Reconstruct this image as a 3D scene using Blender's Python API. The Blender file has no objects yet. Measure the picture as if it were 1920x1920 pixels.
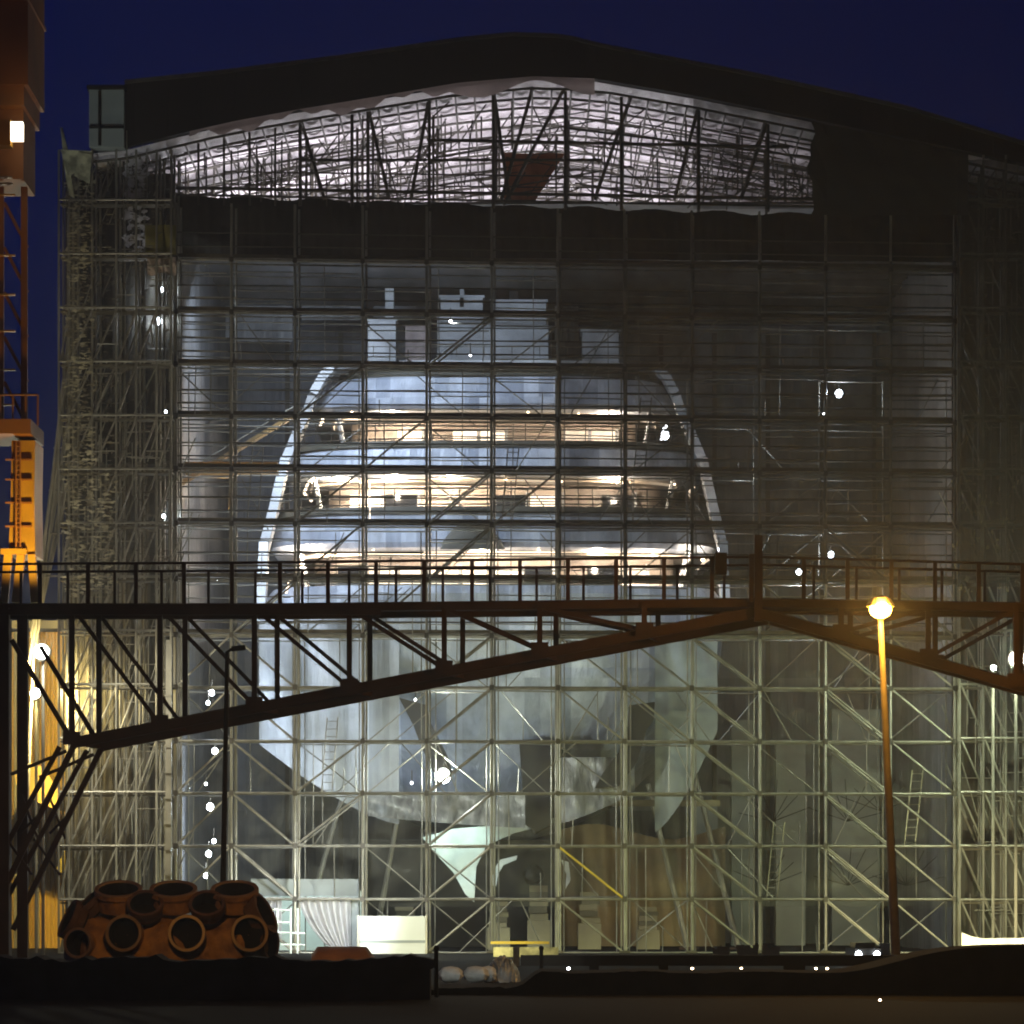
import bpy, math, random
from mathutils import Vector
random.seed(7)
sc = bpy.context.scene
col = sc.collection
# ---------------------------------------------------------------- camera
F = 7500.0          # focal length in pixels of a 1920 frame
HY = 1687.0         # horizon row
CZ = 2.0            # eye height
cam = bpy.data.cameras.new('camera'); co = bpy.data.objects.new('camera', cam); col.objects.link(co)
co.location = (0, 0, CZ); co.rotation_euler = (math.radians(90), 0, 0)
cam.sensor_width = 36; cam.lens = 36 * F / 1920
cam.shift_y = (HY - 960) / 1920
cam.clip_start = 0.5; cam.clip_end = 3000
sc.camera = co
# ---------------------------------------------------------------- world
SKY = 0.34; EXPO = 0.0
w = bpy.data.worlds.new('World'); sc.world = w; w.use_nodes = True
nt = w.node_tree; bgn = nt.nodes['Background']
sky = nt.nodes.new('ShaderNodeTexSky'); sky.sky_type = 'NISHITA'; sky.sun_disc = False
sky.sun_elevation = math.radians(-4.0); sky.sun_rotation = math.radians(-70)
tint = nt.nodes.new('ShaderNodeMix'); tint.data_type = 'RGBA'; tint.blend_type = 'MULTIPLY'; tint.inputs[0].default_value = 1
tint.inputs[7].default_value = (.004, .18, 2.1, 1)
nt.links.new(sky.outputs[0], tint.inputs[6]); nt.links.new(tint.outputs[2], bgn.inputs[0]); bgn.inputs[1].default_value = SKY
sun = bpy.data.lights.new('twilight_sun', 'SUN'); sun.energy = 0.004; sun.angle = math.radians(15); sun.color = (.6, .7, 1)
so = bpy.data.objects.new('twilight_sun', sun); col.objects.link(so); so.rotation_euler = (math.radians(60), 0, math.radians(-60))
sc.view_settings.view_transform = 'Standard'; sc.view_settings.look = 'None'
sc.view_settings.exposure = EXPO; sc.view_settings.gamma = 1
sc.render.engine = 'CYCLES'
cy = sc.cycles
cy.use_denoising = True
try: cy.denoiser = 'OPENIMAGEDENOISE'
except Exception: pass
cy.pixel_filter_type = 'BLACKMAN_HARRIS'; cy.filter_width = 1.9
cy.max_bounces = 6; cy.diffuse_bounces = 2; cy.glossy_bounces = 2; cy.transparent_max_bounces = 12
cy.sample_clamp_indirect = 3; cy.caustics_reflective = False; cy.caustics_refractive = False
# ---------------------------------------------------------------- helpers
def P(px, py, D):
    return Vector(((px - 960) * D / F, D, CZ + (HY - py) * D / F))
def X(px, D): return (px - 960) * D / F
def Z(py, D): return CZ + (HY - py) * D / F
def tag(o, label=None, cat=None, group=None, kind=None):
    if label: o['label'] = label
    if cat: o['category'] = cat
    if group: o['group'] = group
    if kind: o['kind'] = kind
    return o
def thing(name, label, cat, loc=(0, 0, 0), group=None):
    o = bpy.data.objects.new(name, None); col.objects.link(o); o.location = loc
    o.empty_display_size = .3
    return tag(o, label, cat, group)
class MB:
    def __init__(s): s.v = []; s.f = []
    def quad(s, a, b, c, d):
        n = len(s.v); s.v += [tuple(a), tuple(b), tuple(c), tuple(d)]; s.f.append((n, n+1, n+2, n+3)); return s
    def poly(s, pts):
        n = len(s.v); s.v += [tuple(p) for p in pts]; s.f.append(tuple(range(n, n+len(pts)))); return s
    def box(s, x0, x1, y0, y1, z0, z1):
        n = len(s.v)
        s.v += [(x0,y0,z0),(x1,y0,z0),(x1,y1,z0),(x0,y1,z0),(x0,y0,z1),(x1,y0,z1),(x1,y1,z1),(x0,y1,z1)]
        s.f += [tuple(n+i for i in q) for q in ((0,3,2,1),(4,5,6,7),(0,1,5,4),(1,2,6,5),(2,3,7,6),(3,0,4,7))]; return s
    def tube(s, a, b, r, r2=None, seg=6, cap=True):
        a = Vector(a); b = Vector(b); r2 = r if r2 is None else r2
        d = (b - a)
        if d.length < 1e-6: return s
        d.normalize(); u = d.orthogonal().normalized(); v = d.cross(u)
        n = len(s.v)
        for k in range(seg):
            t = 2*math.pi*(k+.5)/seg; s.v.append(tuple(a + (u*math.cos(t) + v*math.sin(t))*r))
        for k in range(seg):
            t = 2*math.pi*(k+.5)/seg; s.v.append(tuple(b + (u*math.cos(t) + v*math.sin(t))*r2))
        for k in range(seg):
            s.f.append((n+k, n+(k+1)%seg, n+seg+(k+1)%seg, n+seg+k))
        if cap:
            s.f.append(tuple(n+k for k in range(seg-1,-1,-1))); s.f.append(tuple(n+seg+k for k in range(seg)))
        return s
    def beam(s, a, b, w, h):      # rectangular bar, w across (horizontal-ish), h the other
        a = Vector(a); b = Vector(b); d = (b-a).normalized()
        u = d.cross(Vector((0,1,0)));
        if u.length < .05: u = d.cross(Vector((0,0,1)))
        u.normalize(); v = d.cross(u).normalized()
        n = len(s.v)
        for p in (a, b):
            for (i, j) in ((-1,-1),(1,-1),(1,1),(-1,1)): s.v.append(tuple(p + u*i*h/2 + v*j*w/2))
        s.f += [tuple(n+i for i in q) for q in ((0,1,2,3),(7,6,5,4),(0,4,5,1),(1,5,6,2),(2,6,7,3),(3,7,4,0))]; return s
    def ibeam(s, a, b, w, h, t=.02):   # web plus two flanges
        a = Vector(a); b = Vector(b); d = (b-a).normalized()
        u = d.cross(Vector((0,1,0))); u.normalize()
        s.beam(a, b, t, h*.96); s.beam(a+u*(h/2), b+u*(h/2), w, t); s.beam(a-u*(h/2), b-u*(h/2), w, t); return s
    def lathe(s, c, ax, prof, seg=24):   # prof: (radius, along)
        ax = Vector(ax).normalized(); u = ax.orthogonal().normalized(); v = ax.cross(u); c = Vector(c)
        n = len(s.v)
        for (r, h) in prof:
            for k in range(seg):
                t = 2*math.pi*k/seg; s.v.append(tuple(c + ax*h + (u*math.cos(t)+v*math.sin(t))*r))
        for i in range(len(prof)-1):
            for k in range(seg):
                s.f.append((n+i*seg+k, n+i*seg+(k+1)%seg, n+(i+1)*seg+(k+1)%seg, n+(i+1)*seg+k))
        return s
    def sphere(s, c, r, seg=12, rings=8, sz=1):
        prof = [(max(1e-3, r*math.sin(math.pi*i/rings)), -r*sz*math.cos(math.pi*i/rings)) for i in range(rings+1)]
        return s.lathe(c, (0,0,1), prof, seg)
    def build(s, name, m, parent=None, smooth=False):
        me = bpy.data.meshes.new(name)
        base = Vector((0,0,0))
        if parent is not None: base = Vector(parent_loc(parent))
        me.from_pydata([tuple(Vector(p)-base) for p in s.v], [], s.f); me.update()
        me.materials.append(m)
        if smooth:
            for p in me.polygons: p.use_smooth = True
        o = bpy.data.objects.new(name, me); col.objects.link(o)
        if parent is not None: o.parent = parent
        return o
def parent_loc(o):
    l = Vector(o.location)
    while o.parent is not None:
        o = o.parent; l = l + Vector(o.location)
    return l
def grid(fn, nu, nv):
    m = MB()
    for j in range(nv+1):
        for i in range(nu+1): m.v.append(tuple(fn(i/nu, j/nv)))
    for j in range(nv):
        for i in range(nu):
            a = j*(nu+1)+i; m.f.append((a, a+1, a+nu+2, a+nu+1))
    return m
# ---------------------------------------------------------------- materials
def mat(name, c, rough=.6, metal=0., var=.25, scale=1.2, c2=None, stretch=(1,1,1), bump=0., detail=5, contrast=(.3,.7), trans=None, translu=0.):
    m = bpy.data.materials.new(name); m.use_nodes = True; n = m.node_tree.nodes; l = m.node_tree.links
    b = n['Principled BSDF']; b.inputs['Roughness'].default_value = rough; b.inputs['Metallic'].default_value = metal
    tc = n.new('ShaderNodeTexCoord'); mp = n.new('ShaderNodeMapping'); mp.inputs['Scale'].default_value = stretch
    nz = n.new('ShaderNodeTexNoise'); nz.inputs['Scale'].default_value = scale; nz.inputs['Detail'].default_value = detail
    l.new(tc.outputs['Object'], mp.inputs[0]); l.new(mp.outputs[0], nz.inputs['Vector'])
    cr = n.new('ShaderNodeValToRGB'); cr.color_ramp.elements[0].position = contrast[0]; cr.color_ramp.elements[1].position = contrast[1]
    c2 = c2 or tuple(min(1, x*(1-var)) for x in c)
    cr.color_ramp.elements[0].color = (*c2, 1); cr.color_ramp.elements[1].color = (*c, 1)
    l.new(nz.outputs[0], cr.inputs[0]); l.new(cr.outputs[0], b.inputs['Base Color'])
    if bump:
        bp = n.new('ShaderNodeBump'); bp.inputs['Strength'].default_value = bump; bp.inputs['Distance'].default_value = .1
        l.new(nz.outputs[0], bp.inputs['Height']); l.new(bp.outputs[0], b.inputs['Normal'])
    out = n['Material Output']; cur = b.outputs[0]
    if translu:
        tr = n.new('ShaderNodeBsdfTranslucent'); l.new(cr.outputs[0], tr.inputs[0])
        mx = n.new('ShaderNodeMixShader'); mx.inputs[0].default_value = translu
        l.new(cur, mx.inputs[1]); l.new(tr.outputs[0], mx.inputs[2]); cur = mx.outputs[0]
    if trans is not None:
        tp = n.new('ShaderNodeBsdfTransparent'); mx = n.new('ShaderNodeMixShader')
        nz2 = n.new('ShaderNodeTexNoise'); nz2.inputs['Scale'].default_value = .9; nz2.inputs['Detail'].default_value = 6
        l.new(mp.outputs[0], nz2.inputs['Vector'])
        mr = n.new('ShaderNodeMapRange'); mr.inputs[1].default_value = .35; mr.inputs[2].default_value = .65
        mr.inputs[3].default_value = trans[0]; mr.inputs[4].default_value = trans[1]
        l.new(nz2.outputs[0], mr.inputs[0]); l.new(mr.outputs[0], mx.inputs[0])
        l.new(cur, mx.inputs[1]); l.new(tp.outputs[0], mx.inputs[2]); cur = mx.outputs[0]
    if cur != b.outputs[0]: l.new(cur, out.inputs[0])
    return m
def strips(name, c, c2, width, rough=.5, axis='X', translu=0., trans=None, tint=(1,1,1)):
    """hanging sheets side by side, each of its own shade, with creases"""
    m = bpy.data.materials.new(name); m.use_nodes = True; n = m.node_tree.nodes; l = m.node_tree.links
    b = n['Principled BSDF']; b.inputs['Roughness'].default_value = rough
    tc = n.new('ShaderNodeTexCoord'); sp = n.new('ShaderNodeSeparateXYZ'); l.new(tc.outputs['Object'], sp.inputs[0])
    def math_(op, a, v=None):
        q = n.new('ShaderNodeMath'); q.operation = op
        if hasattr(a, 'node'): l.new(a, q.inputs[0])
        else: q.inputs[0].default_value = a
        if v is not None:
            if hasattr(v, 'node'): l.new(v, q.inputs[1])
            else: q.inputs[1].default_value = v
        return q.outputs[0]
    u = math_('FLOOR', math_('DIVIDE', sp.outputs[axis], width))
    vz = math_('FLOOR', math_('DIVIDE', sp.outputs['Z'], 6.1))
    cb = n.new('ShaderNodeCombineXYZ'); l.new(u, cb.inputs[0]); l.new(vz, cb.inputs[1])
    wn = n.new('ShaderNodeTexWhiteNoise'); wn.noise_dimensions = '3D'; l.new(cb.outputs[0], wn.inputs['Vector'])
    mp = n.new('ShaderNodeMapping'); mp.inputs['Scale'].default_value = (3, 3, .25); l.new(tc.outputs['Object'], mp.inputs[0])
    nz = n.new('ShaderNodeTexNoise'); nz.inputs['Scale'].default_value = 1; nz.inputs['Detail'].default_value = 6; l.new(mp.outputs[0], nz.inputs['Vector'])
    f = math_('ADD', math_('MULTIPLY', wn.outputs[0], .6), math_('MULTIPLY', nz.outputs[0], .5))
    cr = n.new('ShaderNodeValToRGB'); cr.color_ramp.elements[0].position = .2; cr.color_ramp.elements[1].position = .85
    cr.color_ramp.elements[0].color = (*c2, 1); cr.color_ramp.elements[1].color = (*c, 1); l.new(f, cr.inputs[0])
    l.new(cr.outputs[0], b.inputs['Base Color'])
    bp = n.new('ShaderNodeBump'); bp.inputs['Strength'].default_value = .6; bp.inputs['Distance'].default_value = .15
    l.new(nz.outputs[0], bp.inputs['Height']); l.new(bp.outputs[0], b.inputs['Normal'])
    cur = b.outputs[0]
    if translu:
        tr = n.new('ShaderNodeBsdfTranslucent'); l.new(cr.outputs[0], tr.inputs[0]); mx = n.new('ShaderNodeMixShader')
        mx.inputs[0].default_value = translu; l.new(cur, mx.inputs[1]); l.new(tr.outputs[0], mx.inputs[2]); cur = mx.outputs[0]
    l.new(cur, n['Material Output'].inputs[0])
    return m
def emit(name, c, s):
    m = bpy.data.materials.new(name); m.use_nodes = True; b = m.node_tree.nodes['Principled BSDF']
    b.inputs['Base Color'].default_value = (*c, 1); b.inputs['Emission Color'].default_value = (*c, 1); b.inputs['Emission Strength'].default_value = s
    return m
def torn(name, c, c2, keep, scale=1.0, stretch=(1,1,1), translu=.2):
    m = mat(name, c, .6, 0, .5, 2.2, c2=c2, bump=.15, translu=translu, contrast=(.38,.62)); n = m.node_tree.nodes; l = m.node_tree.links
    out = n['Material Output']; cur = out.inputs[0].links[0].from_socket
    tc = n.new('ShaderNodeTexCoord'); mp = n.new('ShaderNodeMapping'); mp.inputs['Scale'].default_value = stretch; l.new(tc.outputs['Object'], mp.inputs[0])
    nz = n.new('ShaderNodeTexNoise'); nz.inputs['Scale'].default_value = scale; nz.inputs['Detail'].default_value = 6; nz.inputs['Roughness'].default_value = .6; l.new(mp.outputs[0], nz.inputs['Vector'])
    st = n.new('ShaderNodeMath'); st.operation = 'GREATER_THAN'; st.inputs[1].default_value = keep; l.new(nz.outputs[0], st.inputs[0])
    tp = n.new('ShaderNodeBsdfTransparent'); mx = n.new('ShaderNodeMixShader'); l.new(st.outputs[0], mx.inputs[0]); l.new(cur, mx.inputs[1]); l.new(tp.outputs[0], mx.inputs[2])
    l.new(mx.outputs[0], out.inputs[0]); return m
M = {}
M['galv'] = mat('galvanised_steel', (.34,.32,.26), .45, .35, .5, 2.5, stretch=(1,1,.4))
M['galv_dark'] = mat('weathered_tube', (.09,.078,.06), .6, .3, .5, 2)
M['plank'] = mat('plank', (.13,.11,.07), .8, 0, .5, 2)
M['rust'] = mat('rusty_paint', (.06,.026,.014), .7, .1, .5, 2, bump=.3)
M['asphalt'] = mat('asphalt', (.009,.008,.009), .85, 0, .4, .8, bump=.2)
M['concrete'] = mat('dark_concrete', (.05,.048,.05), .85, 0, .4, 1.5, bump=.3)
M['soil'] = mat('soil', (.03,.024,.016), .95, 0, .5, 2, bump=.5)
M['white'] = mat('white_gelcoat', (.76,.78,.8), .25, 0, .12, .5)
M['white_hull'] = strips('wrapped_white_hull', (.66,.71,.8), (.27,.31,.39), .62, .35)
M['sheet'] = strips('hanging_sheet', (.48,.50,.52), (.24,.26,.28), .8, .45, translu=.25)
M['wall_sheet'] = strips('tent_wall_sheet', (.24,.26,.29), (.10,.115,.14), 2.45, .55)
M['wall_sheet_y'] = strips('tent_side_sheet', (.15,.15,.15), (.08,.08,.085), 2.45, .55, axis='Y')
M['ceil_grey'] = mat('grey_inner_ceiling', (.16,.16,.165), .8, 0, .4, .6)
M['roof_in'] = mat('roof_film', (.84,.77,.8), .45, 0, .2, 1.5)
M['tarp_and_shade'] = mat('dark_tarpaulin_and_shade', (.035,.032,.024), .7, 0, .5, .8, stretch=(.4,1,2), bump=.5)
M['roof_out'] = mat('roof_cover', (.012,.011,.009), .7, 0, .4, .6, bump=.3)
M['grey_panel'] = mat('grey_panel', (.3,.34,.34), .5, 0, .2, 1)
M['net'] = mat('debris_net', (.05,.04,.028), .9, 0, .35, 2, trans=(.2,.42))
M['net_light'] = mat('thin_net', (.15,.14,.11), .9, 0, .45, 3, trans=(.58,.9))
M['gable_fade'] = mat('gable_fade_film', (.05,.04,.03), .9, 0, .4, 2, trans=(.35,.65))
M['net_low'] = mat('gauze_net', (.2,.2,.165), .9, 0, .5, 2.5, trans=(.7,.97))
M['wood'] = mat('warm_panel', (.74,.62,.52), .4, 0, .25, 1.2)
M['ceiling'] = mat('deck_ceiling', (.75,.68,.6), .4, 0, .1, 1)
M['glass_dark'] = mat('tinted_glass', (.03,.035,.045), .08, 0, .2, 1)
M['win_warm'] = emit('lit_window', (1,.85,.66), 2.2)
M['strip_warm'] = emit('warm_strip', (1,.78,.55), 4.0)
M['strip_dim'] = emit('dim_warm_strip', (1,.78,.55), .9)
M['lamp_white'] = emit('white_lamp', (.82,.92,1), 60)
M['lamp_small'] = emit('small_white_lamp', (.9,.93,1), 25)
M['lamp_warm'] = emit('warm_downlight', (1,.72,.42), 30)
M['lamp_sodium'] = emit('sodium_lamp', (1,.50,.06), 60)
M['lamp_flood'] = emit('flood_lamp', (.95,1,.92), 90)
M['cap'] = mat('olive_cap', (.10,.095,.07), .6, 0, .4, 1)
M['antifoul_and_shade'] = mat('dark_antifouling_and_shade', (.008,.007,.006), .6, 0, .4, .8)  # near black; doubles as shade on the stern wedges
M['crane'] = mat('crane_paint', (.6,.32,.03), .5, 0, .35, .9)
M['crane_brown'] = mat('crane_house_paint', (.42,.16,.03), .6, 0, .4, .5)
M['hall'] = mat('yellow_cladding', (.8,.52,.10), .6, 0, .3, 1, stretch=(6,6,.3))
M['hall_trim'] = mat('hall_trim', (.45,.4,.25), .6)
M['iron'] = mat('rust_cast_iron', (.36,.17,.05), .8, 0, .7, 3.2, bump=.7, c2=(.10,.04,.02))
M['iron_dark'] = mat('dark_cast_iron', (.09,.035,.015), .8, 0, .5, 2.5, bump=.5)
M['rim'] = mat('machined_rim', (.28,.17,.10), .5, .3, .4, 3)
M['bore'] = mat('black_bore', (.01,.008,.006), .9)
M['orange_tarp'] = mat('orange_tarp', (.7,.25,.02), .6, 0, .3, 2, bump=.4)
M['white_box'] = mat('white_container', (.78,.8,.74), .5, 0, .1, 1)
M['olive'] = mat('olive_tarp', (.22,.2,.02), .7, 0, .4, 1.5, bump=.4)
M['pink'] = mat('pale_pink_sheet', (.6,.48,.45), .6, 0, .4, 3, bump=.5)
M['cream'] = mat('cream_sheet', (.62,.58,.38), .6, 0, .6, 2.2, bump=.6, contrast=(.4,.6))
M['redtarp'] = mat('rust_red_tarp', (.5,.17,.08), .6, 0, .4, 2, bump=.4)
M['blackpaint'] = mat('black_paint', (.02,.018,.016), .6)
M['bag'] = mat('white_bag', (.6,.62,.6), .7, 0, .4, 4, bump=.7)
M['foil'] = mat('foil', (.42,.44,.43), .4, .2, .75, 3, bump=1)
M['skirt'] = mat('crinkled_film', (.30,.30,.29), .35, .1, .8, 2.6, c2=(.07,.07,.075), stretch=(1.6,1,.6), bump=1)
M['yellow'] = mat('yellow_paint', (.7,.5,.05), .5)
M['tower_clad'] = strips('dark_tower_cladding', (.085,.075,.055), (.03,.028,.022), 1.1, .7)
M['torn_cream'] = torn('torn_cream_film', (.55,.5,.34), (.12,.10,.06), .47, 4.5, (.8,1,2.4))
M['torn_white'] = torn('torn_white_film', (.75,.73,.76), (.5,.48,.5), .52, 3.5, (1,1,1.4), .5)
M['torn_brown'] = torn('torn_brown_net', (.16,.14,.10), (.05,.04,.03), .40, 4.5, (.8,1,2.4))
M['torn_speck'] = torn('torn_speckled_film', (.5,.45,.26), (.2,.17,.08), .40, 5, (1.3,1,.6))
M['flap'] = mat('edge_flap_film', (.62,.5,.46), .6, 0, .35, 1, bump=.4, translu=.55)
M['gate'] = mat('stained_dock_gate', (.30,.26,.14), .6, 0, .5, .45, c2=(.10,.075,.05), bump=.3)
M['amber'] = mat('amber_boards', (.4,.24,.07), .7, 0, .5, 1)
M['weed'] = mat('dry_weed', (.12,.06,.02), .9)
M['curtain'] = mat('white_curtain', (.8,.78,.8), .5, 0, .2, 2, translu=.3)
M['cyan_cloth'] = mat('pale_rudder_paint', (.66,.73,.68), .4, 0, .1, .6)
M['pole'] = mat('lamp_pole_paint', (.5,.4,.2), .5, .2, .3, 3)
for k_ in ('asphalt','soil','concrete','roof_out','tarp_and_shade','blackpaint','bore'): M[k_].node_tree.nodes['Principled BSDF'].inputs['Specular IOR Level'].default_value = .06
# ---------------------------------------------------------------- lights helper
def light(kind, name, loc, power, color=(1,1,1), size=.3, target=None, angle=120, parent=None, blend=.6):
    L = bpy.data.lights.new(name, kind); L.energy = power; L.color = color
    if kind == 'AREA': L.size = size
    else: L.shadow_soft_size = size
    if kind == 'SPOT': L.spot_size = math.radians(angle); L.spot_blend = blend
    o = bpy.data.objects.new(name, L); col.objects.link(o)
    base = parent_loc(parent) if parent else Vector((0,0,0))
    o.location = Vector(loc) - base
    if target is not None: o.rotation_euler = (Vector(target)-Vector(loc)).to_track_quat('-Z','Y').to_euler()
    if parent: o.parent = parent
    return o
COOL = (.72,.84,1); NEUT = (1,.97,.88); SOD = (1,.55,.12); WARM = (1,.82,.62)
# added area lights filling the tent and its roof; no fixtures stand there
light('AREA', 'tent_fill', (-9, 157.5, 27.2), 2400, (.66,.8,1), 4, (-3, 165, 10))
light('AREA', 'tent_fill', (9, 174, 27.0), 70, NEUT, 8, (6, 180, 0))
for (xa, xb, y, p) in ((-13,-3,154.5,400),(-3,6,155,400),(6,12,155,80),(-13,-3,162,528),(-3,6,162,400),(6,12,162,70),(-12,-2,171,480),(-2,9,171,416)):
    L = light('AREA', 'roof_fill', ((xa+xb)/2, y, 28.75), p, (.95,.93,1), 1)
    L.data.shape = 'RECTANGLE'; L.data.size = xb-xa; L.data.size_y = .8; L.rotation_euler = (math.pi, 0, 0)
# ================================================================= ground
grd = MB().quad((-600,-40,0),(600,-40,0),(600,1500,0),(-600,1500,0)).build('ground', M['asphalt']); tag(grd, kind='structure')
# near quay wall and berms (dark foreground)
def rough_top(xs, y0, y1, top, jitter=.02):
    m = MB(); pts = xs
    for i in range(len(pts)-1):
        a, b = pts[i], pts[i+1]; za, zb = top[i], top[i+1]
        m.quad((a,y0,-.1),(b,y0,-.1),(b,y0,zb),(a,y0,za)); m.quad((a,y0,za),(b,y0,zb),(b,y1,zb*.98),(a,y1,za*.98))
        m.quad((b,y1,-.1),(a,y1,-.1),(a,y1,za*.98),(b,y1,zb*.98))
    m.quad((pts[0],y1,-.1),(pts[0],y0,-.1),(pts[0],y0,top[0]),(pts[0],y1,top[0]*.98))
    m.quad((pts[-1],y0,-.1),(pts[-1],y1,-.1),(pts[-1],y1,top[-1]*.98),(pts[-1],y0,top[-1]))
    return m
DW = 80.
t = thing('quay_wall', 'low black concrete quay wall with a coping line, below the rusty flanged casting', 'wall', (X(300,DW), DW, 0))
m = MB(); m.box(X(-80,DW), X(806,DW), DW, DW+1.2, -.2, Z(1817,DW)); m.build('wall_body', M['concrete'], t)
n = 60; xs = [X(-80 + 892*i/n, DW-.1) for i in range(n+1)]; tops = [Z(1801 - 4*math.sin(i*.37) - random.random()*5 - (6 if random.random()<.12 else 0), DW-.1) for i in range(n+1)]
m = MB()
for i in range(n):
    a, b = xs[i], xs[i+1]
    m.quad((a,DW-.1,Z(1817,DW)+.004),(b,DW-.1,Z(1817,DW)+.004),(b,DW-.1,tops[i+1]),(a,DW-.1,tops[i]))
    m.quad((a,DW-.1,tops[i]),(b,DW-.1,tops[i+1]),(b,DW+1.3,tops[i+1]),(a,DW+1.3,tops[i]))
    m.quad((b,DW+1.3,Z(1817,DW)+.004),(a,DW+1.3,Z(1817,DW)+.004),(a,DW+1.3,tops[i]),(b,DW+1.3,tops[i+1]))
m.build('coping', M['concrete'], t)
# berm behind the notch and on the right
n = 110; xs = []; tops = []
for i in range(n+1):
    px = 800 + 1250*i/n
    if px < 975: y = 1853 - (px-820)*.03 + random.random()*5
    elif px < 1010: y = 1850 - (px-975)*.8
    else: y = 1822 + 2*math.sin(px*.03) + random.random()*2
    if px > 1500: y = min(y, 1824 - 52*(1-math.exp(-((px-1560)/170)**2)) if px > 1560 else 1824)
    xs.append(X(px, 84)); tops.append(Z(y, 84))
tag(rough_top(xs, 84, 88, tops).build('berm', M['soil']), kind='structure')
# long black pipe line raised above the berm on the right
DB = 92.
t = thing('pipe_line', 'long black horizontal steel pipe lying on stands in front of the scaffold foot', 'pipe', (X(1400,DB), DB, 0))
m = MB(); m.box(X(976,DB), X(1850,DB), DB, DB+.5, Z(1811,DB), Z(1791,DB)); m.build('casing', M['blackpaint'], t)
for px in (1105,1235,1470,1492,1690,1760): MB().box(X(px,DB), X(px+ (18 if px!=1470 else 40),DB), DB+.05, DB+.4, 0, Z(1811,DB)).build('support', M['blackpaint'], t)
# dark mound right foreground
nu = 40
def mound(u, v):
    px = 1560 + 560*u; h = (1-math.exp(-(u/.42)**2)) * math.sin(math.pi*v)**.6
    return (X(px, 90), 89 + 4*v, max(-.05, (Z(1768,90))*h + .04*math.sin(px*.11+v*9)))
tag(grid(mound, 60, 10).build('earth_mound', M['soil'], smooth=True), 'dark rounded heap of earth in the bottom right corner', 'earth heap')

# ================================================================= tent shell (walls + roof)
DF, DBK = 149.0, 184.0
MDARK = None
def roofline(px):     # underside front edge in photo rows
    pts = [(110,290),(230,280),(360,248),(440,230),(560,208),(640,195),(760,175),(860,158),(1000,146),(1115,150),(1300,182),(1450,212),(1700,262),(1960,318)]
    for (a, ya), (b, yb) in zip(pts, pts[1:]):
        if px <= b: return ya + (yb-ya)*(px-a)/(b-a)
    return 318
tent = thing('tent_hall', 'huge tent hall with low gabled roof and grey sheet walls built over the yacht', 'tent', (0, 150, 0))
# inner back wall, side walls
def bw(u, v):
    x = X(300,150) + (X(1800,150)-X(300,150))*u; z = 30*v
    return (x, DBK + .08*math.sin(x*2.6) , z*28.4/30)
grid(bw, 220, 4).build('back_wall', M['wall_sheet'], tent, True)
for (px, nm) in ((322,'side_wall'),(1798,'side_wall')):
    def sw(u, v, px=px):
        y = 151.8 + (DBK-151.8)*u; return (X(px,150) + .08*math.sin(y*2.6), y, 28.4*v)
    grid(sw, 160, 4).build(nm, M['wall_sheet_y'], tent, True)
# inner columns of the far walls
for k in range(13):
    x = X(322,150) + k*2.45; MB().box(x-.1, x+.1, DBK-.5, DBK-.3, 0, 28).build('column', M['galv_dark'], tent)
MB().box(X(322,150), X(1798,150), 151.9, DBK, 28.42, 28.5).build('inner_ceiling', M['ceil_grey'], tent)
# roof underside: film sagging between rafters and purlins
x0, x1 = X(165,DF), X(1975,DF)
def zroof(x, y): 
    px = 960 + x*F/DF
    return Z(roofline(px), DF)
CW, CD = .72, 1.8
def ru(u, v):
    x = x0 + (x1-x0)*u; y = DF + .4 + (DBK-DF)*v
    s = abs(math.sin(math.pi*x/CW))**.6 * abs(math.sin(math.pi*(y-DF)/CD))**.6
    return (x, y, zroof(x, y) + .02 - .30*s*min(1, v*30))
grid(ru, 300, 190).build('roof_film', M['roof_in'], tent, True)
m = MB()
y = DF+.9
for k in range(20):
    y = DF + .4 + k*CD
    pxs = [165+ 1810*i/24 for i in range(25)]
    mm = MB()
    for a, b in zip(pxs, pxs[1:]):
        xa, xb = X(a,DF), X(b,DF)
        mm.tube((xa,y,zroof(xa,y)-.30),(xb,y,zroof(xb,y)-.30), .05, seg=4, cap=False)
    mm.build('purlin', M['galv_dark'], tent)
mm = MB()
for k in range(1, 50):
    x = X(165,DF) + .72*k
    mm.tube((x,DF+.4,zroof(x,0)-.36),(x,DBK,zroof(x,0)-.36), .038, seg=4, cap=False)
o = mm.build('rafter', M['galv_dark'], tent); o['kind'] = 'stuff'
# roof trusses in depth direction, below the film (dark posts)
TR = [232,275,322,372,420,468,516,563,660,690,805,925,1060,1165,1310,1440,1560,1680]
for i, px in enumerate(TR):
    x = X(px, DF+.8); D = DF+.8
    zt = zroof(x, 0)-.3; zb = Z(383 + (px-330)*.013, D)
    mm = MB()
    r = .045 if px < 560 else .065
    if zt - zb > .3:
        mm.tube((x,D,zb),(x,D,zt), r, seg=6); mm.build('roof_post', M['galv_dark'], tent)
        for s in (1, 2):
            MB().tube((x+.1*s,D+2.57*s,zb+.2),(x+.1*s,D+2.57*s,zt), r*.8).build('roof_post', M['galv_dark'], tent)
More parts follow.
